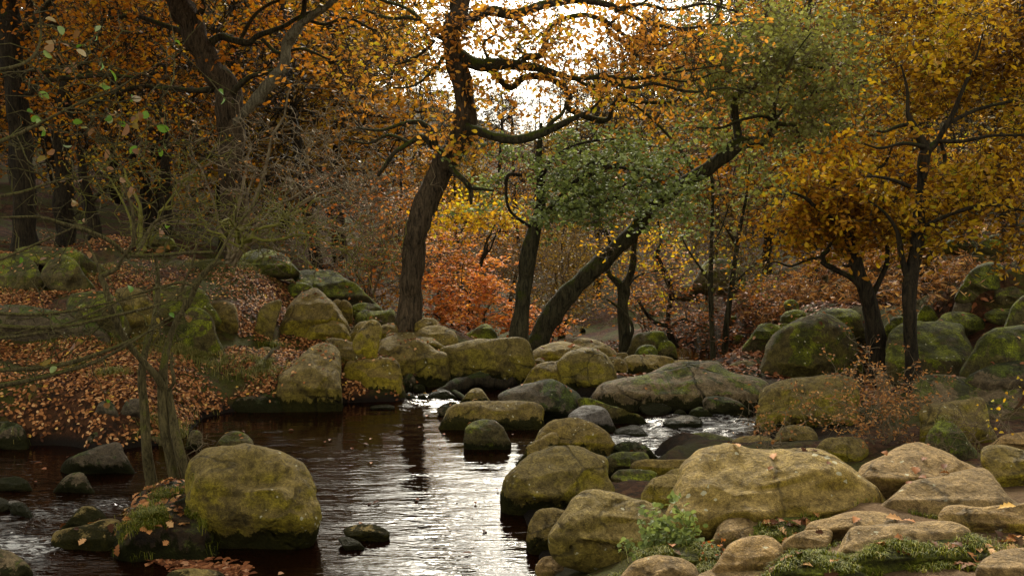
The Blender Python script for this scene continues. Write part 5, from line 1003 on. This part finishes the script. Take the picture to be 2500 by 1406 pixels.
o = scatter('leaf_litter', None, None, [(-7.5, -1., 10.3, 14.5, 50000, 1.1, -.35), (-9.5, -1.5, 14.5, 18.5, 34000, .9, -.45), (-12, -2, 18.5, 26, 14000, .6, -.1), (-6.5, -3.0, 9.5, 11.5, 5000, 1.5, -.2)], Lf['litter'], .056, .034, 70, 'fold', rockp=.05)
tag(o, 'copper oak leaves carpeting the left bank', 'leaves', kind='stuff')
o = scatter('leaf_litter', None, None, [(2, 12, 11, 16, 9000, 1., 0.), (1, 14, 16, 24, 16000, .8, .0), (-2, 4.5, 13.5, 18, 8500, 1., -.5), (-4, 8, 18, 30, 12000, .5, -.4)], Lf['litterd'], .09, .055, 71, 'fold', rockp=.05, minz=-.3)
tag(o, 'rusty fallen leaves scattered over the right slope', 'leaves', kind='stuff')
o = scatter('leaf_litter', None, None, [(.9, 2.9, 4.6, 6.6, 1300, 2.2, .1), (-4.1, -2.6, 7.4, 9.3, 1100, 2., -.5)], Lf['litter'], .085, .055, 72, 'oak', rockp=.10)
tag(o, 'crisp brown oak leaves lying on the near turf and the islet', 'leaves', kind='stuff')
# single leaves on boulders
rg = np.random.default_rng(75); ps = []; ns = []
for _ in range(1500):
    a, b = rg.uniform(-6, 7), rg.uniform(5, 16)
    h = drop(a, b)
    if h and not h[2].startswith('ground') and h[1].z > .75 and h[0].z > .1 and rg.random() < .22: ps.append(h[0] + h[1] * .008); ns.append(h[1])
ps = np.array(ps); ns = np.array(ns); K = len(ps); nor = nrm(ns + rg.normal(size=(K, 3)) * .2)
o = leaves_obj('fallen_leaves', ps, nrm(np.cross(nor, rdir(rg, K))), nor, .075 * rg.uniform(.6, 1.1, K), .042 * rg.uniform(.7, 1.1, K), Lf['litter'], None, ps.mean(0), 'oak', None, rg)
tag(o, 'single fallen leaves dotted over the boulder tops', 'leaves', kind='stuff')
# floating raft of leaves
rg = np.random.default_rng(76); n = 420; tt_ = rg.random(n); px = 380 + 220 * tt_ + rg.normal(size=n) * 12; py = 1362 + 36 * tt_ + rg.normal(size=n) * 9
ps = G(px, py, .012 + 0 * px); n2 = 60
ps = np.concatenate([ps, np.stack([rg.uniform(-6, 0, n2), rg.uniform(7, 12.5, n2), np.full(n2, .012)], -1)]); K = len(ps); nor = nrm(rg.normal(size=(K, 3)) * .12 + np.array([0, 0, 1]))
o = leaves_obj('floating_leaves', ps, nrm(np.cross(nor, rdir(rg, K))), nor, .08 * rg.uniform(.5, 1.1, K), .045 * rg.uniform(.7, 1.1, K), Lf['litterd'], None, ps.mean(0), 'fold', None, rg)
tag(o, 'raft of wet leaves drifting below the huge rounded boulder', 'leaves', kind='stuff')
# ---- grass
GR = {'green': leaf_mat('grass_green', [(0., (.035, .048, .004)), (.5, (.11, .125, .006)), (.85, (.21, .21, .02)), (1., (.32, .26, .10))], .3), 'straw': leaf_mat('grass_straw', [(0., (.07, .085, .012)), (.5, (.17, .17, .03)), (1., (.33, .27, .10))], .3)}
def blades(name, pos, h, mat, seed, w=.006, parent=None, lean=.5, dirs=None):
    rg = np.random.default_rng(seed); K = len(pos)
    d0 = rdir(rg, K, 0) * lean * rg.uniform(.2, 1, K)[:, None]
    if dirs is not None: d0 = d0 + dirs
    H = h * rg.uniform(.5, 1.2, K)[:, None]
    p1 = pos + np.array([0, 0, 1]) * H * .6 + d0 * H * .35; p2 = pos + np.array([0, 0, 1]) * H * (.9 - .35 * lean) + d0 * H * 1.0
    s_ = nrm(np.cross(d0 + np.array([0, 0, 1e-3]), np.array([0, 0, 1.]))) * w / 2
    v = np.stack([pos - s_, pos + s_, p1 + s_ * .8, p1 - s_ * .8, p2], 1).reshape(-1, 3); b = np.arange(K)[:, None] * 5
    r = rg.random(K)
    return mk(name, v, [b + np.array([[0, 1, 2, 3]]), b + np.array([[3, 2, 4]])], mat, parent, pos.mean(0), smooth=False, rnd=np.concatenate([r, r]))
def tuft(label, px, py, h, R_, n, H, mat, seed, name='grass_tuft', droopdir=None):
    c = G(px, py, h); rg = np.random.default_rng(seed); ps = []
    n = int(n * 1.5)
    for _ in range(n * 4):
        a = rg.uniform(0, 6.283); r = abs(rg.normal()) * .62
        x = c[0] + math.cos(a) * r * R_[0]; y = c[1] + math.sin(a) * r * R_[1]
        if float(vnoise(np.array([x, y, 0.]), 5.5, 61)) < (-.12 if h < .55 else -.5): continue
        hh = drop(x, y)
        if hh is None or hh[0].z < -.02 or hh[0].z > h + .3 or (h >= .6 and not hh[2].startswith(('ground', 'turf'))): continue
        if not hh[2].startswith(('ground', 'islet', 'turf')) and rg.random() < .93: continue
        ps.append(hh[0]);
        if len(ps) >= n: break
    if len(ps) < 5: print('no tuft', label); return
    name = 'grass'
    o = blades(name, np.array(ps), H * .8, GR[mat], seed, w=.003 + .0005 * c[1] / 2, lean=1.1)
    if name == 'grass': tag(o, label, 'grass', kind='stuff')
    else: tag(o, label, 'grass tuft')
    return o
TF = [('lush dark green tussock at the pool corner under the hunched boulder', 1440, 1385, .22, (.16, .10), 420, .13, 'green'),
 ('thin green grass edge left of the pool corner tussock', 1370, 1360, .12, (.14, .07), 220, .09, 'green'),
 ('green grass patch below the blue-green sprig', 1650, 1365, .65, (.30, .14), 2000, .07, 'green'),
 ('short turf with leaves between largest boulder and sandy rocks', 1890, 1300, .9, (.34, .2), 3600, .05, 'green'),
 ('bright tuft at the right foot of the largest boulder', 2165, 1240, .8, (.12, .08), 260, .07, 'green'),
 ('green tuft under the right hump of the largest boulder', 2010, 1262, .8, (.22, .08), 420, .07, 'green'),
 ('small tuft between the ribbed boulder and the wavy ledge', 2270, 1262, .88, (.12, .06), 180, .05, 'green'),
 ('thick green beard of grass along the whaleback rock foot', 2240, 1355, 1.05, (.36, .14), 4200, .065, 'green'),
 ('grass fringe at the bottom edge left of the sandy path', 1990, 1390, 1.0, (.3, .12), 2600, .055, 'green'),
 ('grass tongue between the angular rock and the whaleback rock', 1940, 1375, .9, (.16, .16), 600, .06, 'green'),
 ('tuft at the right edge beside the sandy path', 2490, 1320, .98, (.10, .07), 260, .08, 'green'),
 ('tuft of grass at the bottom edge right of the path', 2440, 1400, 1.08, (.16, .06), 320, .05, 'green'),
 ('spill of grass on the mustard bar rock', 1650, 1150, .22, (.12, .06), 160, .07, 'green'),
 ('straw-tipped tussock overhanging the pool at the left bank', 480, 990, .4, (.32, .3), 900, .24, 'straw'),
 ('pale tussock leaning over the water beside the slim stems', 420, 1020, .3, (.3, .25), 700, .2, 'straw'),
 ('dry tussock on the left bank below the leaf carpet', 130, 1050, .28, (.28, .2), 600, .2, 'straw'),
 ('brown-green tussock at the far left waterline', 50, 1040, .3, (.3, .2), 500, .18, 'straw'),
 ('tussock in the leaf carpet left of the slim stems', 270, 950, .42, (.22, .18), 380, .17, 'straw'),
 ('small tussock in the leaf carpet further left', 190, 945, .42, (.16, .14), 260, .15, 'straw'),
 ('grassy skirt under the skirted lichened boulder', 480, 880, .5, (.6, .3), 1500, .16, 'straw'),
 ('shaggy grass hump by the fallen grey branch', 640, 900, .42, (.4, .28), 900, .17, 'straw'),
 ('overhanging turf lip above the waterside stone', 600, 945, .4, (.45, .25), 1000, .17, 'straw'),
 ('grass around the bare grey hump on the left mound', 110, 700, 1.2, (1.1, .6), 2200, .11, 'straw'),
 ('mossy grass mat at the top of the left bank', 640, 680, 1.15, (1.3, .8), 2600, .09, 'straw'),
 ('grassy strip under the dark undercut ledge', 200, 870, .6, (1.1, .4), 2000, .14, 'straw'),
 ('green tussock at the foot of the upright two-lobed rock', 660, 825, .6, (.22, .14), 300, .14, 'green'),
 ('little green tuft at the oak foot', 965, 815, .52, (.3, .2), 400, .14, 'green'),
 ('green grass crown of the islet around the stems', 395, 1200, .35, (.28, .16), 380, .10, 'green'),
 ('green grass front of the islet falling to the water', 370, 1290, .22, (.28, .20), 520, .09, 'green'),
 ('straw grass skirt hanging over the islet front', 390, 1342, .03, (.36, .24), 1300, .12, 'green'),
 ('grass hanging on the islet edge against the huge boulder', 470, 1270, .25, (.15, .3), 220, .09, 'green'),
 ('grass tuft under the yellow-green pointed rock', 2290, 1090, .45, (.25, .12), 400, .10, 'straw'),
 ('pale tufts on the right slope beside the far boulders', 1790, 650, 1.1, (1.2, 1.2), 1400, .18, 'straw')]
for i, a in enumerate(TF): tuft(a[0], *a[1:], 100 + i)
for k_, tb in enumerate([o_ for o_ in S.objects if o_.name.split('.')[0] == 'turf']):
    vv = np.array([tuple(v.co) for v in tb.data.vertices]) + np.array(tb.location); lo, hi_ = vv.min(0), vv.max(0); rg = np.random.default_rng(500 + k_); ps = []
    for _ in range(4200):
        x, y = rg.uniform(lo[0] - .05, hi_[0] + .05), rg.uniform(lo[1] - .1, hi_[1])
        if float(vnoise(np.array([x, y, 0.]), 7., 62)) < -.05: continue
        hh = drop(x, y)
        if hh and hh[2].startswith(('turf', 'ground')): ps.append(hh[0])
    if len(ps) > 50:
        o = blades('grass', np.array(ps), .045, GR['green'], 600 + k_, w=.005, lean=1.3)
        tag(o, ['short turf below the right half of the largest boulder', 'mossy turf bank at the foot of the whaleback rock', 'turf tongue at the bottom edge between sandy rocks', 'turf around the blue-green sprig'][k_], 'grass', kind='stuff')
# tiny blade tips at the very bottom edge
pos = []; rg = np.random.default_rng(99)
c = G(1140, 1425, .12)
pos = np.stack([c[0] + rg.uniform(-.2, .2, 160), c[1] + rg.uniform(-.1, .1, 160), np.full(160, .02)], -1)
o = blades('grass', pos, .16, GR['green'], 5, w=.005); tag(o, 'grass tips poking up at the bottom edge of the pool', 'grass', kind='stuff')
# bracken: dead fern patches
for i, (lab, px, py, D, rx, ry, n) in enumerate([('wide patch of dead rusty bracken between the slender stems and the forked oak', 1960, 670, 17.5, 110, 36, 260), ('dead bracken behind the straight dark oak', 2180, 690, 16.5, 80, 60, 170), ('round clump of dead bracken left of the vivid moss boulder', 2350, 665, 15.5, 45, 32, 90), ('low dead bracken by the dark cube-like rock', 2270, 740, 14.8, 50, 26, 70)]):
    rg = np.random.default_rng(200 + i); q0 = P(px + rg.uniform(-1, 1, n) * rx, py + rg.uniform(-.3, 1, n) * ry, D + rg.uniform(-.8, .8, n))
    for k in range(n):
        hh = drop(q0[k, 0], q0[k, 1])
        if hh: q0[k, 2] = hh[0].z
    d = rdir(rg, n, .1); L_ = rg.uniform(.3, .65, n)[:, None]
    pts = np.stack([q0, q0 + np.array([0, 0, .6]) * L_ + d * L_ * .4, q0 + np.array([0, 0, .62]) * L_ + d * L_ * .9, q0 + np.array([0, 0, .35]) * L_ + d * L_ * 1.35], 1)
    root = empty('bracken_patch', tuple(q0.mean(0)), lab, 'bracken')
    v, f = tubes(pts, np.full((n, 4), .004), 3); mk('stems', v, [f], B['twig'], root, q0.mean(0))
    m_ = 14; seg = np.repeat(pts[:, 1:4:2].reshape(n, 2, 3), m_, 0); tq = rg.random(n * m_)[:, None]
    ps = seg[:, 0] * (1 - tq) + seg[:, 1] * tq; dd = nrm(rdir(rg, n * m_, .5) + np.array([0, 0, -.3]))
    leaves_obj('fronds', ps, dd, rdir(rg, n * m_), .13 * rg.uniform(.6, 1.2, n * m_), .028 * np.ones(n * m_), Lf['dead'], root, q0.mean(0), 'kite', None, rg)
# ================================================================== the wood behind
def wood_tree(kind, seed, H=11., leaf='farbrown', dens=240, twig='dtwig', nl=5, L=.13, W=.09, keep=.8, rad=.17, low=.2, m=4, spl=.75, r=.015, wide=.36):
    rg = np.random.default_rng(seed); t = Tree.__new__(Tree)
    t.rg = rg; t.D = 40; t.sides = 3; t.np_ = []; t.nr = []; t.tw = {}; t.loc = np.zeros(3)
    t.root = empty('wood_tree', (0, 0, 0), 'x', 'tree')
    z = np.linspace(-.4, H * .86, 12); bend = rg.normal(size=2) * .5
    c = np.stack([np.sin(z / H * 3) * bend[0] + fbm(np.stack([z, z * 0, z * 0 + seed], -1), .6, 2, seed) * .25, np.sin(z / H * 2.4) * bend[1], z], -1); rr = rad * (1 - z / H * .85)
    v, q_ = tubes(c[None], rr[None], 7); mk('trunk', v, [q_], B['darkoak'], t.root, np.zeros(3)); t.np_.append(c); t.nr.append(rr)
    nL = 9; T = []
    for i in range(nL):
        f = rg.uniform(low, .95); b = c[min(11, int(f * 11))]; a = rg.uniform(0, 6.28); ln = H * wide * (1.15 - .6 * f) * rg.uniform(.8, 1.2)
        e_ = b + np.array([math.cos(a) * ln, math.sin(a) * ln, ln * rg.uniform(.2, .7)])
        k_ = dens // nL; tt = rg.random(k_)[:, None] ** .7
        T.append(b * (1 - tt) + e_ * tt + rg.normal(size=(k_, 3)) * np.array([.75, .75, .5]) * H / 11)
    e, ed = t.grow(np.concatenate(T), rmin=r, k=.012, wob=.14)
    sp = t.sprays(e, ed, m, spl, r=r * .7)
    if leaf: t.leaves(sp, nl, L, W, Lf[leaf], keep=keep, tilt=.8, clump=.35, spread=.14, shape='kite')
    t.finish(B[twig]); return t.root
KINDS = [('bare', wood_tree('bare', 301, 11, 'farbrown', 260, keep=.5, nl=3, L=.14, W=.07, m=5), 'bare brown-twigged tree'),
         ('bare', wood_tree('bare', 302, 12, 'farbrown', 280, keep=.6, nl=3, L=.14, W=.07, m=5), 'bare brown-twigged tree'),
         ('gold', wood_tree('gold', 303, 10.5, 'fargold', 280, keep=.9, nl=6, L=.15, W=.1), 'golden leaved tree'),
         ('orange', wood_tree('orange', 304, 11, 'farorange', 280, keep=.9, nl=6, L=.15, W=.1), 'orange leaved beech'),
         ('green', wood_tree('green', 305, 9, 'greend', 240, keep=.85, nl=6, L=.13, W=.1), 'dull green tree'),
         ('orange', wood_tree('orange', 306, 10, 'farorange', 300, keep=.8, nl=6, L=.14, W=.1, low=.05), 'orange leaved beech')]
def copy_tree(root):
    r = root.copy(); COL.objects.link(r)
    for ch in root.children:
        c = ch.copy(); COL.objects.link(c); c.parent = r
    return r
rg = np.random.default_rng(400); used = set(); cnt = 0
def zone_limit(px):
    """how high (photo row) crowns may reach"""
    return float(np.interp(px, [-2000, 860, 960, 1040, 1120, 1250, 1320, 1400, 1500, 1600, 1700, 5000], [-900, -500, 0, 175, 205, 215, 190, 150, 70, 0, -200, -900]))
WORDS = {0: 'on the near slope', 1: 'in the middle of the wood', 2: 'far back in the wood'}
for D0, stp, H0, jit in [(25, 3.2, 10, 1.), (30, 3.4, 11, 1.5), (37, 3.8, 11, 2), (46, 4.6, 12, 3), (58, 4.4, 12, 3), (74, 4.6, 13, 4), (95, 5.2, 14, 6), (122, 6, 15, 8), (155, 7, 15, 10)]:
    half = D0 * .62 + 3
    xs = np.arange(-half, half, stp)
    for x in xs:
        xx = x + rg.uniform(-.4, .4) * stp; D = D0 + rg.uniform(-jit, jit); px = 1250 + xx / D * FPX * .99
        hz = float(height(np.array([xx]), np.array([D]), False)[0])
        H = H0 * rg.uniform(.75, 1.2); lim = zone_limit(px); maxz = CAMZ + (420 - lim) / FPX * D
        H *= 1.4 if px < 960 else 1.25 if px > 1700 else 1.  # side trees stretched so unseen tops darken the hollows and pool reflections
        if D < 34 and 950 < px < 1800: H = min(H, rg.uniform(3.5, 5.5))
        if D < 29 and px > 1750 and rg.random() < .5: continue
        H = min(H, (maxz - hz) * rg.uniform(.85, 1.))
        if H < 2.2: continue
        u = rg.random(); right = px > 1700; left = px < 1050
        if D > 60: k = 0 if u < .42 else 1 if u < .78 else 2 if u < .9 else 3
        elif left: k = 3 if u < .28 else 5 if u < .42 else 2 if u < .56 else 0 if u < .8 else 1
        elif right: k = 2 if u < .42 else 0 if u < .6 else 1 if u < .72 else 4 if u < .85 else 3
        else: k = 2 if u < .30 else 3 if u < .5 else 5 if u < .62 else 0 if u < .8 else 1
        root = KINDS[k][1]
        o = root if k not in used else copy_tree(root)
        used.add(k)
        sc = H / 11.; o.location = (xx, D, hz - .1); o.rotation_euler = (0, 0, rg.uniform(0, 6.28)); o.scale = (sc * rg.uniform(.9, 1.25), sc * rg.uniform(.9, 1.25), sc)
        side = 'left' if px < 1050 else 'right' if px > 1600 else 'middle'
        dist = 'near' if D < 34 else 'middle distance' if D < 66 else 'far'
        o['label'] = KINDS[k][2] + {'near': ' at the front of the wood ', 'middle distance': ' standing deeper in the wood ', 'far': ' far up on the hazy hillside '}[dist] + {'left': 'behind the left bank', 'right': 'behind the right slope', 'middle': 'around the valley gap'}[side]
        o['group'] = ('%s in the wood, %s, %s' % (KINDS[k][2], dist, side)); o['category'] = 'tree'; cnt += 1
for i, kx in enumerate(KINDS):
    if i not in used:
        for ch in list(kx[1].children): bpy.data.objects.remove(ch)
        bpy.data.objects.remove(kx[1])
print('wood trees', cnt, time.time() - T0)
# ================================================================== light
wd_ = bpy.data.worlds.new('World'); S.world = wd_; wd_.use_nodes = True
nt = wd_.node_tree; nt.nodes.clear()
sky = nt.nodes.new('ShaderNodeTexSky'); sky.sky_type = 'NISHITA'; sky.sun_disc = False
EL, ROT = math.radians(35), math.radians(-1)
sky.sun_elevation = EL; sky.sun_rotation = ROT; sky.altitude = 300; sky.dust_density = 4
hs = nt.nodes.new('ShaderNodeHueSaturation'); hs.inputs['Saturation'].default_value = .08
tcw = nt.nodes.new('ShaderNodeTexCoord'); cn = nt.nodes.new('ShaderNodeTexNoise'); cn.inputs['Scale'].default_value = 2.2; cn.inputs['Detail'].default_value = 6
cm = nt.nodes.new('ShaderNodeMapRange'); cm.inputs[3].default_value = 1.1; cm.inputs[4].default_value = 1.7
wb = nt.nodes.new('ShaderNodeMixRGB'); wb.blend_type = 'MULTIPLY'; wb.inputs[0].default_value = 1; wb.inputs[2].default_value = (1.06, 1., .84, 1)
mx = nt.nodes.new('ShaderNodeMixRGB'); mx.blend_type = 'MULTIPLY'; mx.inputs[0].default_value = 1
bg = nt.nodes.new('ShaderNodeBackground'); ow = nt.nodes.new('ShaderNodeOutputWorld')
nt.links.new(tcw.outputs['Generated'], cn.inputs['Vector']); nt.links.new(cn.outputs[0], cm.inputs[0])
nt.links.new(sky.outputs[0], hs.inputs['Color']); nt.links.new(hs.outputs[0], mx.inputs[1]); nt.links.new(cm.outputs[0], mx.inputs[2])
nt.links.new(mx.outputs[0], wb.inputs[1]); nt.links.new(wb.outputs[0], bg.inputs[0]); bg.inputs[1].default_value = .15
nt.links.new(bg.outputs[0], ow.inputs[0])
sl = bpy.data.lights.new('sun', 'SUN'); sl.energy = 2.3; sl.angle = math.radians(10); sl.color = (1, .92, .76)
so = bpy.data.objects.new('sun', sl); COL.objects.link(so)
d = Vector((math.sin(ROT) * math.cos(EL), math.cos(ROT) * math.cos(EL), math.sin(EL)))
so.rotation_euler = d.to_track_quat('Z', 'Y').to_euler(); so.location = (0, 0, 40)
S.view_settings.view_transform = 'Standard'; S.view_settings.look = 'None'; S.view_settings.exposure = EXPO; S.view_settings.gamma = 1
S.render.engine = 'CYCLES'
print('done', time.time() - T0)
